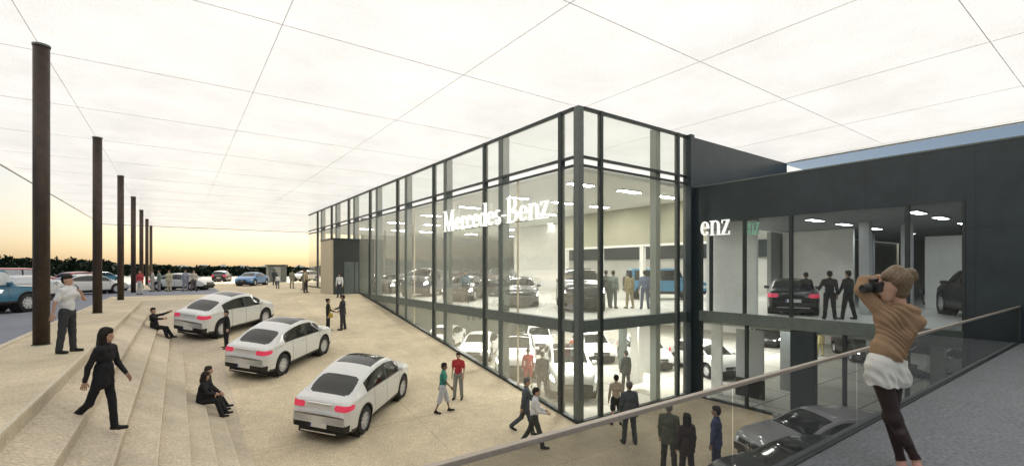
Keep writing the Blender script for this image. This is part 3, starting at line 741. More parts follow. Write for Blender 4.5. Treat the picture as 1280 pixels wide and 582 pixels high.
# upper showroom
GU = 'dark cars with lit headlights on the upper showroom floor'
for i, (x, y, hd, kd, lb) in enumerate(((15.3, 15.9, 232, 'coupe_suv', 'dark car with bright headlights right behind the showroom corner upstairs'),
        (14.4, 19.4, 236, 'sedan', 'dark saloon with lit headlights upstairs, second from the showroom corner'), (14.0, 24.2, 226, 'sedan', 'dark saloon with lit headlights upstairs, third from the showroom corner'),
        (13.9, 29.4, 222, 'coupe_suv', 'dark coupe upstairs, fourth from the showroom corner'), (13.6, 34.2, 222, 'sedan', 'dark saloon upstairs, fifth from the showroom corner'), (13.4, 39.4, 222, 'sedan', 'dark saloon upstairs farthest along the long glass front'))):
    put_car(kd, P_DGREY if i % 2 else P_BLACK, x, y, hd, lb, 'car', GU, level=0, lit=True)
for i, (x, y, hd, lb) in enumerate(((19.5, 20.2, 225, 'dark coupe in the second row upstairs behind the corner car'), (18.5, 26.8, 225, 'dark car in the second row upstairs below the white core wall'))):
    put_car('coupe_suv', P_BLACK, x, y, hd, lb, 'car', level=0, lit=True)
put_car('box_suv', P_SKYB, 23.9, 17.4, -40, 'sky blue boxy off-roader standing behind the white posts upstairs', 'car', level=0)
# lower showroom
GW = 'white cars with lit headlights on the lower showroom floor'
for i, (x, y, hd, kd, lb) in enumerate(((13.6, 14.9, 236, 'coupe_suv', 'white coupe SUV facing out right at the lower showroom corner'), (13.9, 18.9, 232, 'coupe_suv', 'white coupe SUV downstairs, second from the corner along the long front'),
        (14.4, 23.2, 228, 'sedan', 'white saloon downstairs, third from the corner along the long front'), (14.2, 27.2, 226, 'sedan', 'white saloon downstairs, farthest along the long front'),
        (18.8, 23.2, 232, 'hatch', 'white hatchback in the second row downstairs behind the second white coupe'), (19.6, 19.3, 238, 'sedan', 'white saloon in the second row downstairs behind the corner column'),
        (20.4, 16.2, 240, 'hatch', 'white hatchback downstairs behind the short glass front, left one'), (19.8, 14.0, 246, 'hatch', 'white hatchback downstairs beside the white hanging partition'))):
    if i == 7: x, y = 21.4, 13.2
    put_car(kd, P_WHITE, x, y, hd, lb, 'car', GW, level=ZL+.012, lit=True)
# wing
put_car('sedan', P_BLACK, 21.6, 9.3, 25, 'black saloon with pink taillights upstairs in the wing behind the standing men', 'car', level=0)
put_car('coupe_suv', P_BLACK, 24.2, 3.6, 30, 'black coupe SUV upstairs in the wing beside the photographer', 'car', level=0)
put_car('sedan', P_BLACK, 30.2, 5.4, 35, 'black saloon farthest back upstairs in the wing', 'car', level=0)
put_car('hatch', P_WHITE, 30, 6.2, 160, 'white hatchback downstairs in the wing seen over the handrail', 'car', level=ZL+.012)
put_car('sedan', P_BLACK, 33, 15.6, 200, 'black saloon downstairs at the back of the lower showroom', 'car', level=ZL+.012, lit=True)
put_car('sedan', P_BLACK, 31.8, 10.0, 215, 'black saloon downstairs in the wing beside the two visitors', 'car', level=ZL+.012, lit=True)
# below the walkway
put_car('sedan', P_GREY, 14.0, 5.0, 150, 'grey car with dark roof in the lower court beside the wing pillar', 'car', level=ZL)
put_car('sedan', P_BLACK, 11.2, 4.2, 150, 'black car half hidden under the walkway in the lower court', 'car', level=ZL)

# ------------------------------------------------------------------ people
def surface_nets(f, lo, h):
    s = f < 0
    nx, ny, nz = f.shape
    c = [s[i:nx-1+i, j:ny-1+j, k:nz-1+k] for i in (0,1) for j in (0,1) for k in (0,1)]
    cnt = sum(a.astype(np.int8) for a in c); act = (cnt > 0) & (cnt < 8)
    idx = -np.ones(act.shape, np.int64); ii = np.argwhere(act); idx[act] = np.arange(len(ii))
    acc = np.zeros((len(ii), 3)); num = np.zeros(len(ii))
    cor = [(i,j,k) for i in (0,1) for j in (0,1) for k in (0,1)]
    for a in range(8):
        for b in range(a+1, 8):
            da = np.array(cor[b])-np.array(cor[a])
            if abs(da).sum() != 1: continue
            pa = ii+np.array(cor[a]); pb = ii+np.array(cor[b])
            fa = f[pa[:,0],pa[:,1],pa[:,2]]; fb = f[pb[:,0],pb[:,1],pb[:,2]]
            m = (fa < 0) != (fb < 0); t = np.where(m, fa/(fa-fb+1e-12), 0)
            acc += (pa + t[:,None]*da)*m[:,None]; num += m
    v = (acc/num[:,None])*h + np.array(lo)
    quads = []
    for ax in range(3):
        sl0 = [slice(None)]*3; sl1 = [slice(None)]*3; sl0[ax] = slice(0,-1); sl1[ax] = slice(1,None)
        a, b = s[tuple(sl0)], s[tuple(sl1)]; e = np.argwhere(a != b); o1, o2 = [q for q in range(3) if q != ax]
        ok = (e[:,o1] > 0) & (e[:,o2] > 0) & (e[:,o1] < f.shape[o1]-1) & (e[:,o2] < f.shape[o2]-1); e = e[ok]
        fl = a[e[:,0],e[:,1],e[:,2]]
        def g(d1, d2):
            q = e.copy(); q[:,o1] -= d1; q[:,o2] -= d2; return idx[q[:,0],q[:,1],q[:,2]]
        Q = np.stack([g(0,0), g(1,0), g(1,1), g(0,1)], 1)
        flip = fl if ax != 1 else ~fl
        Q[~flip] = Q[~flip][:, ::-1]; quads.append(Q)
    return v, np.concatenate(quads)
def prim_d(P, a, b, ra, rb, fl=None):
    a = np.array(a, float); b = np.array(b, float); ab = b-a; L2 = max(float(ab@ab), 1e-9)
    q = P-a; t = np.clip((q@ab)/L2, 0, 1); dv = q - t[...,None]*ab
    return np.sqrt((dv**2).sum(-1)) - (ra+(rb-ra)*t)
def blob(prims, h, k=.03, noise=0.):
    """prims: (a, b, ra, rb, label); returns verts, quads, label per quad"""
    pts = np.array([p[i] for p in prims for i in (0,1)]); rm = max(max(p[2], p[3]) for p in prims)
    lo = pts.min(0)-rm-2.5*h; hi = pts.max(0)+rm+2.5*h
    n = np.ceil((hi-lo)/h).astype(int)+1
    X = np.stack(np.meshgrid(*[lo[i]+h*np.arange(n[i]) for i in range(3)], indexing='ij'), -1)
    f = None
    for p in prims:
        d = prim_d(X, *p[:4])
        if f is None: f = d
        else:
            hh = np.clip(.5+.5*(f-d)/k, 0, 1); f = f*(1-hh)+d*hh - k*hh*(1-hh)
    if noise:
        f = f + noise*(np.sin(X[...,2]*34+X[...,0]*16+4*np.sin(X[...,1]*11))*np.sin(X[...,1]*19+X[...,0]*23))
    v, q = surface_nets(f, lo, h)
    c = v[q].mean(1); D = np.stack([prim_d(c, *p[:4]) for p in prims], 1)
    return v, q, np.array([p[4] for p in prims])[D.argmin(1)]
def rotm(ax, deg): return np.array(Matrix.Rotation(R(deg), 3, ax))
PM = {}
def pm(c, rough=.8):
    k = 'cloth_%02x%02x%02x' % tuple(int(255*x) for x in c)
    if k not in PM: PM[k] = mat(k, c, rough, spec=.25, noise=(14, .18))
    return PM[k]
SKIN = mat('skin_tone', (.50, .30, .21), .55, noise=(25, .06)); SKIND = mat('skin_tone_dark', (.20, .11, .075), .55); M_EYE = mat('eye_dark', (.02,.015,.012), .3)
HAIR_D = (.018, .013, .010)
STAND = dict(lean=0, lL=(2, 2, 4), lR=(-3, 3, 4), aL=(3, 8, 12), aR=(-2, 8, 10))
WALK = dict(lean=4, lL=(24, 6, 2), lR=(-20, 24, 2), aL=(-18, 7, 14), aR=(22, 7, 26))
WALK2 = dict(lean=4, lL=(-16, 34, 2), lR=(20, 8, 2), aL=(20, 7, 30), aR=(-18, 7, 12))
SIT = dict(lean=10, lL=(84, 58, 8), lR=(86, 66, 8), aL=(40, 8, 50), aR=(35, 8, 60), sit=1)
def joints(P):
    J = {}
    hip = np.array([0, 0, .93]); T = rotm('Y', P.get('lean', 0)) @ rotm('X', P.get('side', 0))
    J['pel'] = hip; J['waist'] = hip+T@[0,0,.17]; J['chest'] = hip+T@[0.0,0,.36]; J['neck'] = hip+T@[-.01,0,.545]
    Hd = T if not P.get('sit') else rotm('Y', 0)
    Hd = Hd @ rotm('Z', P.get('yaw', 0)) @ rotm('Y', P.get('nod', 0)); J['H'] = Hd
    J['head'] = J['neck']+Hd@[.015,0,.15]
    for s, l, a in ((1, 'L', 'aL'), (-1, 'R', 'aR')):
        fl, kn, out = P['l'+l]
        h0 = hip+np.array([0, s*.092, -.01]); d = rotm('X', s*out)@rotm('Y', -fl)@[0,0,-1]; k = h0+.42*d
        d2 = rotm('X', s*out)@rotm('Y', -(fl-kn))@[0,0,-1]; an = k+.41*d2
        J['hip'+l], J['kn'+l], J['an'+l] = h0, k, an
        ft = np.array([1, s*.12, 0.]); tilt = max(0, (kn-fl-8))*.8 if not P.get('sit') else 0
        ft = rotm('Y', min(45, tilt))@ft
        J['toe'+l] = an+ft*.17+np.array([0,0,-.045]); J['heel'+l] = an+np.array([-.035,0,-.045])
        pf, ab, el = P[a][:3]; twist = P[a][3] if len(P[a]) > 3 else 25
        s0 = hip+T@[0, s*.185, .475]; M = T@rotm('Y', -pf)@rotm('X', s*ab); u = M@[0,0,-1]; e = s0+.28*u
        M2 = M@rotm('Z', -s*twist)@rotm('Y', -el); f = M2@[0,0,-1]; w = e+.25*f
        J['sh'+l], J['el'+l], J['wr'+l], J['hd'+l] = s0, e, w, M2
    return J
def person(label, x, y, heading, pose, top=(.03,.03,.035), bot=(.03,.03,.035), H=1.74, z=None, hair=HAIR_D, hairstyle='short', skin=None,
           sleeve='long', legs='long', jacket=False, skirt=None, shoes=(.02,.02,.02), h=.02, group=None, female=False, scale_w=1., seat=None, base_z=None, socks=None):
    J = joints(pose); skin = skin or SKIN
    foot = min(J['toeL'][2], J['toeR'][2], J['heelL'][2], J['heelR'][2]) - .035
    w = scale_w*(.92 if female else 1.); S = 'skin'
    tor = [(J['pel']+[0,.06,0], J['pel']-[0,.06,0], .105*w, .105*w, 0), (J['pel'], J['waist'], .12*w, .105*w, 0),
           (J['waist']+[0,.04,0], J['waist']-[0,.04,0], .095*w, .095*w, 0), (J['waist'], J['chest'], .10*w, .115*w, 0),
           (J['chest']+[0,.07,0], J['chest']-[0,.07,0], .11*w, .11*w, 0), (J['shL']*.86+J['shR']*.14, J['shR']*.86+J['shL']*.14, .068, .068, 0), (J['chest'], J['neck'], .10*w, .06, 0)]
    tor = [(np.array(a, float), np.array(b, float), ra, rb, l) for a, b, ra, rb, l in tor]
    shr = lambda L_, d, lab: [(a, b, ra-d, rb-d, lab) for a, b, ra, rb, _ in L_]
    body = shr(tor, .022, 0); Hd = J['H']; hc = J['head']
    body += [(J['neck'], hc-Hd@np.array([.01,0,.04]), .052, .05, 0), (hc+Hd@[0,0,.02], hc+Hd@[-.012,0,.045], .082, .088, 0), (hc+Hd@[.025,0,-.01], hc+Hd@[.05,0,-.06], .062, .04, 0),
             (hc+Hd@[.088,0,.01], hc+Hd@[.105,0,-.018], .010, .014, 0)]
    for s in (1, -1): body.append((hc+Hd@[-.005,s*.082,.01], hc+Hd@[-.01,s*.088,-.02], .014, .012, 0))
    topg = []; botg = []
    for l in 'LR':
        arm1 = (J['sh'+l], J['el'+l], .056*w, .045*w, 0); arm2 = (J['el'+l], J['wr'+l], .043*w, .032*w, 0)
        body += shr([arm1, arm2], .010, 0)
        M = J['hd'+l]; pal = J['wr'+l]+M@[0,0,-.02]; pe = J['wr'+l]+M@[.0,0,-.085]
        body += [(pal+M@[.018,0,0], pe+M@[.025,0,0], .020, .018, 0), (pal-M@[.015,0,0], pe-M@[.022,0,0], .020, .018, 0)]
        topg.append((arm1[0], arm1[1] if sleeve == 'long' else arm1[0]+(arm1[1]-arm1[0])*.72, .064*w, .054*w, 0))
        if sleeve == 'long': topg.append((arm2[0], arm2[1]-(arm2[1]-arm2[0])*.06, .052*w, .042*w, 0))
        th = (J['hip'+l], J['kn'+l], .088*w, .058*w, 0); cf = (J['kn'+l], J['an'+l], .056*w, .038*w, 0)
        body += shr([th, cf], .014, 3 if socks else 0)
        body += [(J['heel'+l], J['toe'+l], .036, .034, 2), (J['an'+l], (J['heel'+l]+J['toe'+l])/2, .036, .034, 2)]
        if legs == 'long':
            fl = .006 if not jacket else .010
            botg += [(th[0], th[1], .098*w, .072*w, 0), (cf[0], cf[1]-(cf[1]-cf[0])*.0, .070*w, .056*w+fl, 0)]
        elif legs == 'knee':
            botg += [(th[0], th[1], .100*w, .082*w, 0), (cf[0], cf[0]+(cf[1]-cf[0])*.2, .08*w, .084*w, 0)]
        elif legs == 'skirt':
            botg += [(th[0], th[0]+(th[1]-th[0])*.8, .11*w, .105*w, 0)]
    topg += shr([(J['waist']*.45+J['pel']*.55, J['waist'], .112*w, .105*w, 0)]+tor[2:], -.013, 0)
    if jacket:
        topg += [(J['waist']+[0,.05,0.], J['pel']+np.array([0,.07,-.08]), .125*w, .135*w, 0), (J['waist']-[0,.05,0.], J['pel']+np.array([0,-.07,-.08]), .125*w, .135*w, 0)]
    botg += shr(tor[:1]+[(J['pel'], J['waist']*.7+J['pel']*.3, .11*w, .10*w, 0)], -.002, 0)
    hg = []
    if hairstyle != 'bald':
        hg = [(hc+Hd@[-.022,0,.05], hc+Hd@[-.032,0,.03], .094, .088, 0), (hc+Hd@[.035,0,.09], hc+Hd@[-.03,0,.08], .055, .07, 0), (hc+Hd@[-.04,0,.01], hc+Hd@[-.05,0,-.03], .07, .05, 0)]
        if hairstyle == 'long':
            hg += [(hc+Hd@[-.03,0,.02], hc+Hd@[-.055,0,-.13], .095, .085, 0), (hc+Hd@[-.01,.06,.02], hc+Hd@[-.02,.07,-.13], .05, .045, 0), (hc+Hd@[-.01,-.06,.02], hc+Hd@[-.02,-.07,-.13], .05, .045, 0)]
        if hairstyle == 'bun': hg += [(hc+Hd@[-.09,0,.09], hc+Hd@[-.11,0,.10], .045, .04, 0)]
    root = empty('person'); k = H/1.76
    zz = (gz(x, y) if z is None else z)
    if seat is not None: off = seat - (.93-.115)*k          # hips rest on the seat
    else: off = zz - foot*k
    mw = Matrix.Translation((x, y, off)) @ Matrix.Rotation(R(heading), 4, 'Z') @ Matrix.Scale(k, 4)
    def mk(name, prims, mats, noise=0, kk=.03, hh=h):
        v, q, lab = blob(prims, hh, kk, noise)
        me = bpy.data.meshes.new(name); me.from_pydata(v.tolist(), [], q.tolist())
        for m in mats: me.materials.append(m)
        if len(mats) > 1: me.polygons.foreach_set('material_index', lab.astype(int))
        return me
    me = mk('body', body, [skin, M_EYE, pm(shoes, .5), pm(socks or shoes)])
    # fingers and eyes join the body mesh
    bm = bmesh.new(); bm.from_mesh(me)
    if h < .03:
        g = MB()
        for l, s in (('L', 1), ('R', -1)):
            M = J['hd'+l]; wr = J['wr'+l]
            for i, (o_, ln) in enumerate(((.034, .072), (.012, .082), (-.010, .076), (-.031, .060))):
                p0 = wr+M@[o_, 0, -.075]; p1 = wr+M@[o_*1.1, -s*.006, -.105-ln*.2]; p2 = wr+M@[o_*1.1, -s*.026, -.10-ln*.62]; g.tube([p0, p1, p2], [.0105, .0095, .007], 5)
            g.tube([wr+M@[.030,0,-.02], wr+M@[.058,-s*.012,-.055], wr+M@[.060,-s*.022,-.088]], [.013, .011, .008], 5)
        m0 = len(bm.faces)
        vs_ = [bm.verts.new(p) for p in g.v]
        for f in g.f:
            fc = bm.faces.new([vs_[i] for i in f]); fc.material_index = 0
        for s in (1, -1):
            c = Vector(hc+Hd@[.078, s*.03, .016]); e = bmesh.ops.create_icosphere(bm, subdivisions=1, radius=.011, matrix=Matrix.Translation(c))
            for vv in e['verts']:
                for f in vv.link_faces: f.material_index = 1
    bmesh.ops.recalc_face_normals(bm, faces=bm.faces); bm.to_mesh(me); bm.free()
    def lk(name, me, root=root):
        me.polygons.foreach_set('use_smooth', [True]*len(me.polygons)); o = bpy.data.objects.new(name, me); COL.objects.link(o); o.parent = root; return o
    lk('body', me)
    lk('jacket' if jacket else 'shirt', mk('top', topg, [pm(top)], .004))
    lk('skirt' if legs == 'skirt' else ('shorts' if legs == 'knee' else 'trousers'), mk('bottoms', botg, [pm(bot)], .003))
    if hg: lk('hair', mk('hair', hg, [pm(hair, .6)], .003, .025))
    root.matrix_world = mw
    tag(root, label, 'person', group); return root
BLK = (.018, .018, .021); CH = (.045, .047, .052); WHT = (.72, .73, .74)
def P_(pose, **k): q = dict(pose); q.update(k); return q
person('woman in a black suit with shoulder length dark hair striding on the steps', -.93, 9.6, A_RIGHT+8, P_(WALK, lean=4, aR=(-20, 4, 12), aL=(16, 4, 34), lR=(-20, 26, 1), lL=(10, 6, 1)), BLK, BLK, 1.64, hairstyle='long', jacket=True, h=.014, female=True, scale_w=.9)
person('man in a white shirt holding a hand to his mouth beside the nearest column', -1.95, 14.0, A_RIGHT+10, P_(STAND, aL=(40, 12, 118, 50), aR=(-14, 14, 10)), WHT, CH, 1.72, sleeve='short', h=.015, skin=SKIN)
person('seated woman in black with crossed arms, nearer of the two on the step', .55, 15.85, A_RIGHT+20, P_(SIT, aL=(30, 5, 70, 60), aR=(38, 5, 62, 60), nod=8), BLK, BLK, 1.72, hairstyle='long', jacket=True, female=True, h=.016, seat=-2.0)
person('seated man in a dark suit leaning forward beside the seated woman', .6, 16.6, A_RIGHT+26, P_(SIT, lean=18, aL=(30, 8, 40), aR=(45, 8, 25)), BLK, BLK, 1.78, jacket=True, h=.016, seat=-2.0, hair=(.03,.02,.015))
person('man in black seated on a step and pointing with a raised arm', -.78, 25.4, A_RIGHT+10, P_(SIT, lean=-6, aL=(95, 6, 12), aR=(60, 10, 30)), BLK, BLK, 1.76, jacket=True, h=.018, seat=-.8)
person('man in black standing between the two rear white coupes with one arm out', 1.7, 23.1, A_TOWARD-40, P_(STAND, aL=(4, 34, 14), aR=(-4, 14, 10), lL=(3, 2, 7), lR=(-3, 3, 9)), BLK, BLK, 1.62, h=.018)
person('woman in dark clothes with a yellow bag facing a man in a suit', 6.2, 24.5, A_RIGHT+15, P_(STAND, aL=(15, 8, 60)), BLK, BLK, 1.66, hairstyle='bun', female=True, h=.02)
person('man in a dark suit talking to the woman with the yellow bag', 6.95, 24.6, A_LEFT, P_(STAND, aL=(18, 6, 60), aR=(10, 8, 40)), CH, CH, 1.80, jacket=True, h=.02)
person('woman in a white top walking away near the entrance portal', 9.0, 32.6, A_TOWARD, P_(STAND, lL=(8,8,2)), WHT, (.05,.06,.08), 1.68, female=True, h=.022, hairstyle='long')
person('man in a green shirt and pale shorts walking on the plaza', 7.12, 13.8, A_RIGHT+6, P_(WALK, lL=(18,6,2), lR=(-12,10,2)), (.05,.24,.19), (.50,.52,.56), 1.66, sleeve='short', legs='knee', h=.016, skin=SKIND)
person('man in a red shirt and grey trousers walking beside the man in green', 8.15, 14.6, A_TOWARD-12, P_(STAND, lR=(10,8,2), aL=(10,12,22)), (.42,.04,.05), (.24,.24,.22), 1.66, sleeve='short', h=.016)
person('man in a grey suit walking behind the man in the white shirt near the corner', 8.75, 11.45, A_RIGHT, P_(WALK2), (.085,.10,.11), (.07,.08,.09), 1.76, jacket=True, h=.016, hair=(.12,.11,.10))
person('man in a white shirt and dark trousers walking and holding a phone near the corner', 8.35, 10.5, A_RIGHT, P_(WALK2, aR=(20,8,62), aL=(14,8,66), lL=(-18,16,2)), (.62,.63,.64), (.05,.055,.05), 1.76, h=.016)
person('woman in a beige top and dark skirt outside the short glass front', 11.75, 10.45, A_AWAY+10, STAND, (.36,.30,.23), (.03,.03,.03), 1.66, female=True, legs='skirt', h=.018, hairstyle='bun')
person('man in a dark grey suit, back turned, outside the short glass front', 10.8, 9.1, A_AWAY+8, STAND, (.07,.08,.085), (.06,.065,.07), 1.84, jacket=True, h=.016, hair=(.10,.09,.08))
person('grey haired man in an olive jacket, left of three seen through the balustrade', 10.05, 7.2, A_AWAY-30, STAND, (.13,.14,.10), (.06,.06,.05), 1.78, jacket=True, h=.016, hair=(.25,.24,.22))
person('person in a dark brown coat, middle of three seen through the balustrade', 9.9, 6.6, A_AWAY+20, STAND, (.06,.04,.035), (.05,.04,.04), 1.70, jacket=True, h=.016, hairstyle='long')
person('man in a blue suit, right of three seen through the balustrade', 10.75, 6.35, A_AWAY+60, STAND, (.06,.08,.19), (.05,.06,.13), 1.78, jacket=True, h=.016)
# far plaza
person('man in a red shirt and pale trousers by the third column', -2.1, 41.8, A_TOWARD, STAND, (.5,.08,.08), (.6,.58,.52), 1.74, h=.03)
GF_ = 'people beside the white saloon'
for i, (x, y, c1, c2, lb) in enumerate(((-1.55, 46.2, (.45,.42,.38), (.4,.38,.34), 'person in beige, leftmost of the group beside the white saloon'), (-1.15, 46.6, (.2,.28,.24), (.3,.3,.3), 'person in grey green in the group beside the white saloon'),
        (-.5, 46.0, (.6,.55,.36), (.55,.5,.35), 'person in pale yellow in the group beside the white saloon'), (.55, 45.2, (.3,.32,.38), (.25,.25,.3), 'person in a grey blue coat in the group beside the white saloon'), (1.1, 45.1, (.5,.46,.4), (.12,.1,.1), 'person in beige with dark trousers, rightmost of the group beside the white saloon'))):
    person(lb, x, y, A_TOWARD+30*i-60, STAND, c1, c2, 1.72, h=.03, group=GF_, z=.006)
for (x, y, c1, c2, hh, lb, hd) in ((7.4, 46.5, WHT, (.1,.12,.15), 1.3, 'child in a white top standing left of the portal', A_AWAY), (8.6, 46.6, (.28,.27,.2), (.3,.28,.22), 1.75, 'adult in olive beside the child left of the portal', A_AWAY), (8.8, 42.6, (.2,.2,.15), (.25,.22,.2), 1.78, 'adult in brown standing just left of the portal', A_LEFT), (7.9, 37.6, (.5,.44,.3), (.06,.06,.07), 1.78, 'person in a cream top right beside the portal cheek', A_RIGHT), (8.6, 56, (.06,.07,.08), (.05,.05,.06), 1.75, 'dark clothed person far back beside the kiosk', A_AWAY)):
    person(lb, x, y, hd, STAND, c1, c2, hh, h=.03)
# upper showroom
GU2 = 'visitors standing upstairs behind the short glass front'
for (x, y, c1, c2, lb, hd, hs) in ((16.6, 15.4, (.10,.12,.10), (.08,.09,.08), 'dark green clothed visitor, leftmost upstairs behind the short front', 60, 'short'), (16.4, 14.75, (.20,.24,.22), (.14,.16,.15), 'visitor in grey green, second from left upstairs behind the short front', 10, 'short'),
        (17.0, 14.3, (.42,.36,.20), (.36,.30,.18), 'visitor in pale yellow, third from left upstairs behind the short front', 80, 'long'), (17.2, 13.6, (.16,.20,.30), (.10,.12,.18), 'broad man in a blue shirt upstairs behind the short front', 54, 'short'), (17.9, 13.6, (.35,.28,.22), (.10,.09,.08), 'visitor in beige with dark skirt, rightmost upstairs behind the short front', 120, 'long')):
    person(lb, x, y, hd, STAND, c1, c2, 1.76, h=.024, group=GU2, z=0, hairstyle=hs)
for (x, y, c, lb) in ((12.6, 21.8, (.12,.2,.25), 'visitor in blue between two dark cars upstairs'), (16.6, 27.5, (.08,.1,.09), 'visitor in dark green behind the row of cars upstairs'), (16.2, 32, (.3,.26,.2), 'visitor in beige behind the row of cars upstairs'), (12.2, 36.6, (.05,.06,.06), 'dark clothed visitor upstairs beside the entrance portal')):
    person(lb, x, y, A_TOWARD, STAND, c, (.06,.06,.07), 1.75, h=.028, z=0)
person('dark figure leaning toward the black saloon upstairs in the wing', 20.3, 8.15, A_AWAY, P_(STAND, lean=8), BLK, BLK, 1.7, h=.02, z=0)
person('man in black standing upstairs in the wing, left one of the pair', 19.14, 6.95, A_AWAY-20, P_(STAND, aL=(25,18,50)), BLK, BLK, 1.76, h=.018, z=0)
person('man in black with legs apart upstairs in the wing, right one of the pair', 19.68, 6.56, A_AWAY+20, P_(STAND, aL=(0,28,16), lL=(5,2,8), lR=(-5,4,9)), BLK, BLK, 1.78, h=.018, z=0)
# lower showroom
person('woman in a red dress beside the second white coupe downstairs', 12.3, 15.9, 60, STAND, (.40,.03,.03), (.40,.03,.03), 1.70, h=.018, z=ZL+.01, female=True, legs='skirt', hairstyle='bun')
person('man in a black suit beside the woman in red downstairs', 11.9, 14.45, 60, STAND, BLK, BLK, 1.82, h=.018, z=ZL+.01, jacket=True)
person('person in an orange top between the rows of white cars downstairs', 16.6, 17.6, A_TOWARD, STAND, (.65,.12,.03), (.5,.5,.48), 1.7, h=.024, z=ZL+.01)
person('person in a dark coat standing behind the short glass front downstairs', 15.1, 12.9, 80, STAND, (.05,.055,.055), (.05,.05,.05), 1.74, h=.02, z=ZL+.01, jacket=True)
person('visitor in a pale yellow coat downstairs in the wing', 30.6, 11.6, A_AWAY, STAND, (.55,.48,.25), (.4,.36,.2), 1.72, h=.026, z=ZL+.01, hairstyle='long', jacket=True)
person('visitor in dark grey beside the yellow coat downstairs in the wing', 30.3, 12.1, A_AWAY, STAND, (.10,.11,.10), (.06,.06,.06), 1.75, h=.026, z=ZL+.01, jacket=True)

# ---- the photographer
def hero():
    D0 = 4.25
    def Q(px, py, dd=0.):
        d = D0+dd; return np.array(FWD*d + RGT*((px-640)/582*d)) + np.array([0, 0, CAMZ-(py-335)/582*d])
    u = 1/137.
    root = empty('person', tuple(FWD*D0 + RGT*((1138-640)/582*D0)))
    off = np.array(root.location)
    def mk(name, prims, mats, k=.03, noise=None, h=.0085):
        v, q, lab = blob(prims, h, k)
        if noise: v = noise(v)
        me = bpy.data.meshes.new(name); me.from_pydata((v-off).tolist(), [], q.tolist())
        for m in mats: me.materials.append(m)
        if len(mats) > 1: me.polygons.foreach_set('material_index', lab.astype(int))
        return me
    sk, ti, sh_ = 0, 1, 2
    head = Q(1118, 355); 
    body = [(Q(1120,350,.0), Q(1115,353,.0), .086, .088, sk), (Q(1110,362), Q(1108,371), .062, .045, sk), (Q(1101,361), Q(1100,366), .012, .015, sk),
            (Q(1122,362), Q(1124,386), .052, .058, sk), (Q(1112,398), Q(1134,401), .048, .048, sk), (Q(1119,402), Q(1114,430), .066, .060, sk), (Q(1116,430), Q(1108,462), .075, .085, sk),
            (Q(1108,398,.02), Q(1079,360,.10), .045, .038, sk), (Q(1079,360,.10), Q(1098,347,.16), .036, .026, sk),
            (Q(1145,400,0), Q(1128,392,.28), .045, .038, sk), (Q(1128,392,.28), Q(1104,366,.26), .036, .026, sk),
            (Q(1098,347,.16), Q(1106,348,.16), .026, .024, sk), (Q(1104,364,.26), Q(1100,363,.22), .028, .024, sk),
            (Q(1100,466,-.02), Q(1117,522,-.05), .088, .058, ti), (Q(1117,522,-.05), Q(1144,572,-.06), .064, .034, ti), (Q(1126,542,-.09), Q(1131,552,-.09), .045, .04, ti),
            (Q(1116,466,.06), Q(1113,520,.10), .088, .057, ti), (Q(1113,520,.10), Q(1126,574,.10), .060, .034, ti),
            (Q(1144,572,-.06), Q(1147,581,-.08), .032, .032, sk), (Q(1147,584,-.08), Q(1152,588,-.22), .034, .03, sh_), (Q(1126,574,.10), Q(1128,580,.08), .032, .032, sk), (Q(1128,583,.08), Q(1130,586,-.08), .034, .03, sh_)]
    tights = mat('brown_tights', (.035,.018,.016), .6, noise=(60, .15)); me = mk('body', body, [SKIN, tights, pm((.55,.28,.25), .5)], .035)
    bm = bmesh.new(); bm.from_mesh(me); g = MB()
    for i in range(4):         # left hand over the top of the camera
        a = Q(1103+i*1.6, 348, .13+i*.022); g.tube([a-off, Q(1108+i*.6, 350, .11+i*.022)-off, Q(1109+i*.4, 354, .09+i*.022)-off], [.011, .010, .0075], 8)
    g.tube([Q(1100,349,.14)-off, Q(1099,353,.08)-off, Q(1102,357,.05)-off], [.013, .011, .009], 8)
    for i in range(4):
        a = Q(1101, 360+i*2.2, .22); g.tube([a-off, Q(1095, 359+i*2.4, .21)-off, Q(1092, 360+i*2.3, .17)-off], [.011, .010, .0075], 8)
    g.tube([Q(1102,364,.2)-off, Q(1100,367,.15)-off, Q(1098,367,.12)-off], [.013, .011, .009], 8)
    vv = [bm.verts.new(tuple(p)) for p in g.v]
    for f in g.f: bm.faces.new([vv[i] for i in f])
    c = Vector(Q(1102.5, 353, .03)-off); e = bmesh.ops.create_icosphere(bm, subdivisions=2, radius=.012, matrix=Matrix.Translation(c))
    bmesh.ops.recalc_face_normals(bm, faces=bm.faces); bm.to_mesh(me); bm.free()
    def lk(name, me):
        bm = bmesh.new(); bm.from_mesh(me); bmesh.ops.recalc_face_normals(bm, faces=bm.faces); bm.to_mesh(me); bm.free()
        me.polygons.foreach_set('use_smooth', [True]*len(me.polygons)); o = bpy.data.objects.new(name, me); COL.objects.link(o); o.parent = root; return o
    lk('body', me)
    cen = Q(1118, 420)
    def folds(v):           # gathered cloth: curved ridges running across the back
        r_ = (v-cen)@np.array(RGT); zz = v[:,2]-cen[2]; dn = (v-cen)@np.array(FWD)
        ph = (zz*1.05 + r_*.75 + .10*np.sin(r_*9+zz*5))*78 + 1.6*np.sin(zz*21+r_*8)
        v = v.copy(); v[:,2] = np.maximum(v[:,2], Q(1110,453)[2]+.015*np.sin(r_*14))
        amp = .0085*np.clip(1.2-np.abs(r_-.0)*1.2, .15, 1)*np.clip((r_+.22)*6, .12, 1)
        dirv = v-np.array([cen[0], cen[1], 0])*1.; dirv[:,2] = 0; dirv /= np.linalg.norm(dirv, axis=1)[:,None]+1e-6
        return v + dirv*(amp*np.sin(ph))[:,None] + dirv*(.004*np.sin(v[:,2:3]*31+r_[:,None]*17))
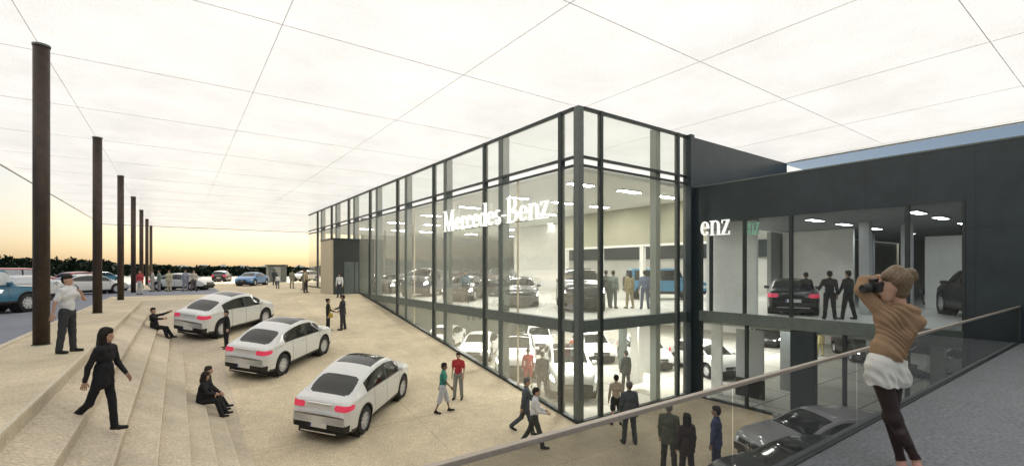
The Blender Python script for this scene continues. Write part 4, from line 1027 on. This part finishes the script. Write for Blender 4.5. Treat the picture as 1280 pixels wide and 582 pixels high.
    jk = [(Q(1111,396), Q(1138,401), .095, .085, 0), (Q(1112,402,.02), Q(1110,424), .10, .088, 0), (Q(1134,404,.02), Q(1121,428), .105, .088, 0), (Q(1113,424), Q(1108,442), .098, .096, 0), (Q(1120,424), Q(1114,442), .092, .09, 0),
          (Q(1106,434), Q(1105,440), .104, .112, 0), (Q(1116,434), Q(1115,442), .096, .10, 0), (Q(1126,386,-.03), Q(1141,389,-.03), .066, .058, 0), (Q(1118,387), Q(1136,386,.04), .05, .05, 0),
          (Q(1108,398,.02), Q(1079,362,.10), .074, .062, 0), (Q(1079,360,.10), Q(1081,352,.12), .062, .055, 0), (Q(1081,353,.12), Q(1096,348,.155), .056, .036, 0),
          (Q(1143,402,0), Q(1128,394,.28), .075, .06, 0), (Q(1128,392,.28), Q(1108,370,.33), .055, .042, 0)]
    lk('jacket', mk('jacket', jk, [mat('tan_jersey', (.33,.215,.13), .85, spec=.15, noise=(9,.12,60,.08))], .04, folds))
    def ruf(v):
        r_ = (v-cen)@np.array(RGT); zz = v[:,2]-cen[2]; dirv = v-np.array(Q(1109,460)); dirv[:,2] = 0; dirv /= np.linalg.norm(dirv, axis=1)[:,None]+1e-6
        v = v.copy(); ang = np.arctan2((v-Q(1110,470))@np.array(FWD), (v-Q(1110,470))@np.array(RGT)); zh = Q(1110,480)[2] + .010*np.sin(ang*9) + .012*np.sin(ang*2+1)
        v[:,2] = np.maximum(v[:,2], zh)
        return v + dirv*(.008*np.sin(r_*95+3*np.sin(zz*18))*np.clip((1.02-v[:,2])*7,.15,1) + .004*np.sin(zz*60+r_*30))[:,None]
    sk_ = [(Q(1099,457,-.02), Q(1102,482,-.03), .112, .122, 0), (Q(1115,455,.03), Q(1117,482,.03), .102, .114, 0), (Q(1102,448), Q(1103,472), .10, .110, 0), (Q(1116,450), Q(1120,472), .095, .112, 0)]
    lk('shorts', mk('shorts', sk_, [mat('white_cotton', (.66,.65,.60), .85, noise=(14,.08))], .03, ruf))
    hr = [(Q(1125,348,-.02), Q(1120,350,-.02), .098, .096, 0), (Q(1126,356,-.03), Q(1126,365,-.03), .082, .060, 0), (Q(1110,345,-.02), Q(1120,341,-.01), .055, .075, 0), (Q(1138,341,-.06), Q(1141,346,-.06), .046, .042, 0)]
    def strands(v):
        r_ = (v-cen)@np.array(RGT); zz = v[:,2]; return v+np.array(-FWD)*(.0022*np.sin(zz*150-r_*190))[:,None]
    lk('hair', mk('hair', hr, [mat('blond_hair', (.15,.10,.055), .45, noise=(38,.35))], .012, strands, .007))
    tag(root, 'woman photographer in a tan gathered top, white shorts and brown tights on the walkway', 'person')
    # camera in her hands
    cr = empty('camera', tuple(Q(1093, 358, .04))); cr.rotation_euler = (0, R(8), R(A_LEFT+14))
    MB().box(-.035, .04, -.07, .07, -.048, .045).build('camera_body', M_TRIM, cr, bevel=.012, smooth=False)
    MB().box(-.03, .03, -.028, .028, .045, .075).build('viewfinder', M_TRIM, cr, bevel=.008)
    g = MB().lathe([(0, 0), (0, .040), (.06, .042), (.065, .038), (.10, .038), (.10, .030), (.09, 0)], 24, (0,0,0), 'z'); o = g.build('lens', M_TRIM, cr, smooth=True)
    o.location = (.04, 0, 0); o.rotation_euler = (0, R(90), 0)
    tag(cr, 'black camera held up to the eye of the photographer in tan', 'camera')
hero()
# bag of the woman on the plaza
bg_ = tag(empty('handbag', (6.28, 24.33, gz(6.2,24.4)+.72)), 'small yellow bag hanging beside the woman in dark clothes', 'bag')
MB().box(-.10, .10, -.04, .04, 0, .22).build('pouch', pm((.45,.36,.06)), bg_, bevel=.02)
MB().tube([(-.08,0,.2),(-.05,0,.55),(.05,0,.55),(.08,0,.2)], [.008]*4, 6).build('strap', pm((.45,.36,.06)), bg_)
ph = tag(empty('phone', (8.72, 10.28, ZL+1.16)), 'small dark phone held by the man in the white shirt near the corner', 'phone')
MB().box(-.07, .07, -.035, .035, 0, .012).build('phone_case', M_TRIM, ph, bevel=.004)
MB().box(-.06, .06, -.03, .03, .0122, .0135).build('screen', M_CGLASS, ph)

# ------------------------------------------------------------------ distant wood, kiosk
def wood():
    rng = np.random.RandomState(3); v = []; f = []
    def leafs(cx, cy, cz, rx, rz, n):
        for _ in range(n):
            d = rng.normal(size=3); d /= np.linalg.norm(d); r = rng.uniform(.6, 1.05)
            c = np.array([cx, cy, cz]) + d*r*np.array([rx, rx, rz]); s = rng.uniform(.25, .6)
            a = rng.normal(size=3); a /= np.linalg.norm(a); b = np.cross(a, rng.normal(size=3)); b /= np.linalg.norm(b)
            k = len(v); v.extend([c-a*s, c+b*s*.7, c+a*s, c-b*s*.7]); f.append((k, k+1, k+2, k+3))
    for i in range(330):
        t = rng.uniform(0, 1); D = 105 + 35*rng.uniform(0, 1)
        ang = math.atan((-720+t*1020-640+720)/582.)if False else math.atan(((-120+t*560)-640)/582.)
        dist = D/ max(.3, math.cos(ang)); px = -120+t*560
        p = FWD*D + RGT*(math.tan(ang)*D)
        hh = float(np.interp(px, [-120, 0, 130, 150, 300, 440], [5.0, 4.4, 3.5, 2.5, 2.0, 1.9]))*rng.uniform(.75, 1.12)
        r_ = rng.uniform(1.6, 3.0); leafs(p.x, p.y, hh*.52, r_, hh*.55, 90)
        # a trunk of three thin faces
        for q in range(3):
            a0 = q*2.1; k = len(v); v.extend([np.array([p.x+.15*math.cos(a0), p.y+.15*math.sin(a0), -.05]), np.array([p.x+.15*math.cos(a0+2.1), p.y+.15*math.sin(a0+2.1), -.05]), np.array([p.x, p.y, hh*.7])]); f.append((k, k+1, k+2))
    me = bpy.data.meshes.new('distant_wood'); me.from_pydata([tuple(p) for p in v], [], f); me.materials.append(M_LEAF)
    o = bpy.data.objects.new('distant_wood', me); COL.objects.link(o); o['kind'] = 'stuff'
wood()
g = MB()
for i in range(60):      # low wooded ridge behind
    pass
def ridge():
    v = []; f = []; n = 160
    for i in range(n):
        ang = R(-12 - 62*i/(n-1) + 0) ; px = 1
        a = R(-75 + 80*i/(n-1)); D = 420; p = FWD*D*math.cos(a) + RGT*D*math.sin(a)
        hgt = float(np.interp(i/(n-1), [0, .2, .45, 1], [15, 11, 4, 3])) + 1.2*math.sin(i*1.7)+.8*math.sin(i*4.1)
        q = FWD*(D+200)*math.cos(a) + RGT*(D+200)*math.sin(a)
        v += [(p.x, p.y, -.1), (p.x*1.05, p.y*1.05, hgt*.8), (p.x*1.12, p.y*1.12, hgt), (q.x, q.y, -.1)]
    for i in range(n-1):
        for k in range(3): f.append((i*4+k, i*4+k+1, i*4+k+5, i*4+k+4))
    me = bpy.data.meshes.new('hills'); me.from_pydata(v, [], f); me.materials.append(mat('hill_green', (.04,.055,.04), .95, noise=(.05,.3)))
    o = bpy.data.objects.new('hills', me); COL.objects.link(o); o['kind'] = 'structure'
ridge()
kr = tag(empty('kiosk', (11.0, 70.2, 0)), 'small grey green kiosk at the far end of the plaza', 'kiosk')
MB().box(-1.1, 1.1, -1.1, 1.1, 0, 2.2).build('wall', M_STEEL2, kr, bevel=.03)
MB().box(-1.25, 1.25, -1.25, 1.25, 2.2, 2.32).build('roof', M_DARKW, kr)
MB().box(-.5, .35, -1.13, -1.1, .1, 2.0).build('door', M_GREYW, kr)


# ------------------------------------------------------------------ camera, light
cam = bpy.data.cameras.new('camera'); co = bpy.data.objects.new('render_camera', cam); COL.objects.link(co)
cam.sensor_width = 36; cam.lens = 582/1280*36; cam.shift_y = 44/1280; cam.clip_start = .05; cam.clip_end = 4000
co.location = (0, 0, CAMZ); co.rotation_euler = (R(90), 0, R(-35.75)); sc.camera = co
SUN_EL, SUN_AZ = 35., 12.       # azimuth clockwise from +y
w = bpy.data.worlds.new('World'); sc.world = w; w.use_nodes = True
nt = w.node_tree; bg = nt.nodes['Background']; sky = nt.nodes.new('ShaderNodeTexSky'); sky.sky_type = 'NISHITA'
sky.sun_disc = False; sky.sun_elevation = R(SUN_EL); sky.sun_rotation = R(SUN_AZ); sky.dust_density = 2.3; sky.air_density = 1.0; sky.ozone_density = 1.0
nt.links.new(sky.outputs[0], bg.inputs[0]); bg.inputs[1].default_value = .05
sl = bpy.data.lights.new('sun', 'SUN'); sl.energy = 5.0; sl.angle = R(.6); sl.color = (1, .95, .86)
so = bpy.data.objects.new('sun', sl); COL.objects.link(so)
d = Vector((math.sin(R(SUN_AZ))*math.cos(R(SUN_EL)), math.cos(R(SUN_AZ))*math.cos(R(SUN_EL)), math.sin(R(SUN_EL))))
so.rotation_euler = d.to_track_quat('Z', 'Y').to_euler(); so.location = (0, 60, 60)
vs = sc.view_settings; vs.view_transform = 'Standard'; vs.look = 'None'; vs.exposure = .80; vs.gamma = 1
sc.cycles.use_denoising = True; sc.cycles.max_bounces = 8; sc.cycles.diffuse_bounces = 4; sc.cycles.transparent_max_bounces = 12
sc.cycles.caustics_reflective = False; sc.cycles.caustics_refractive = False
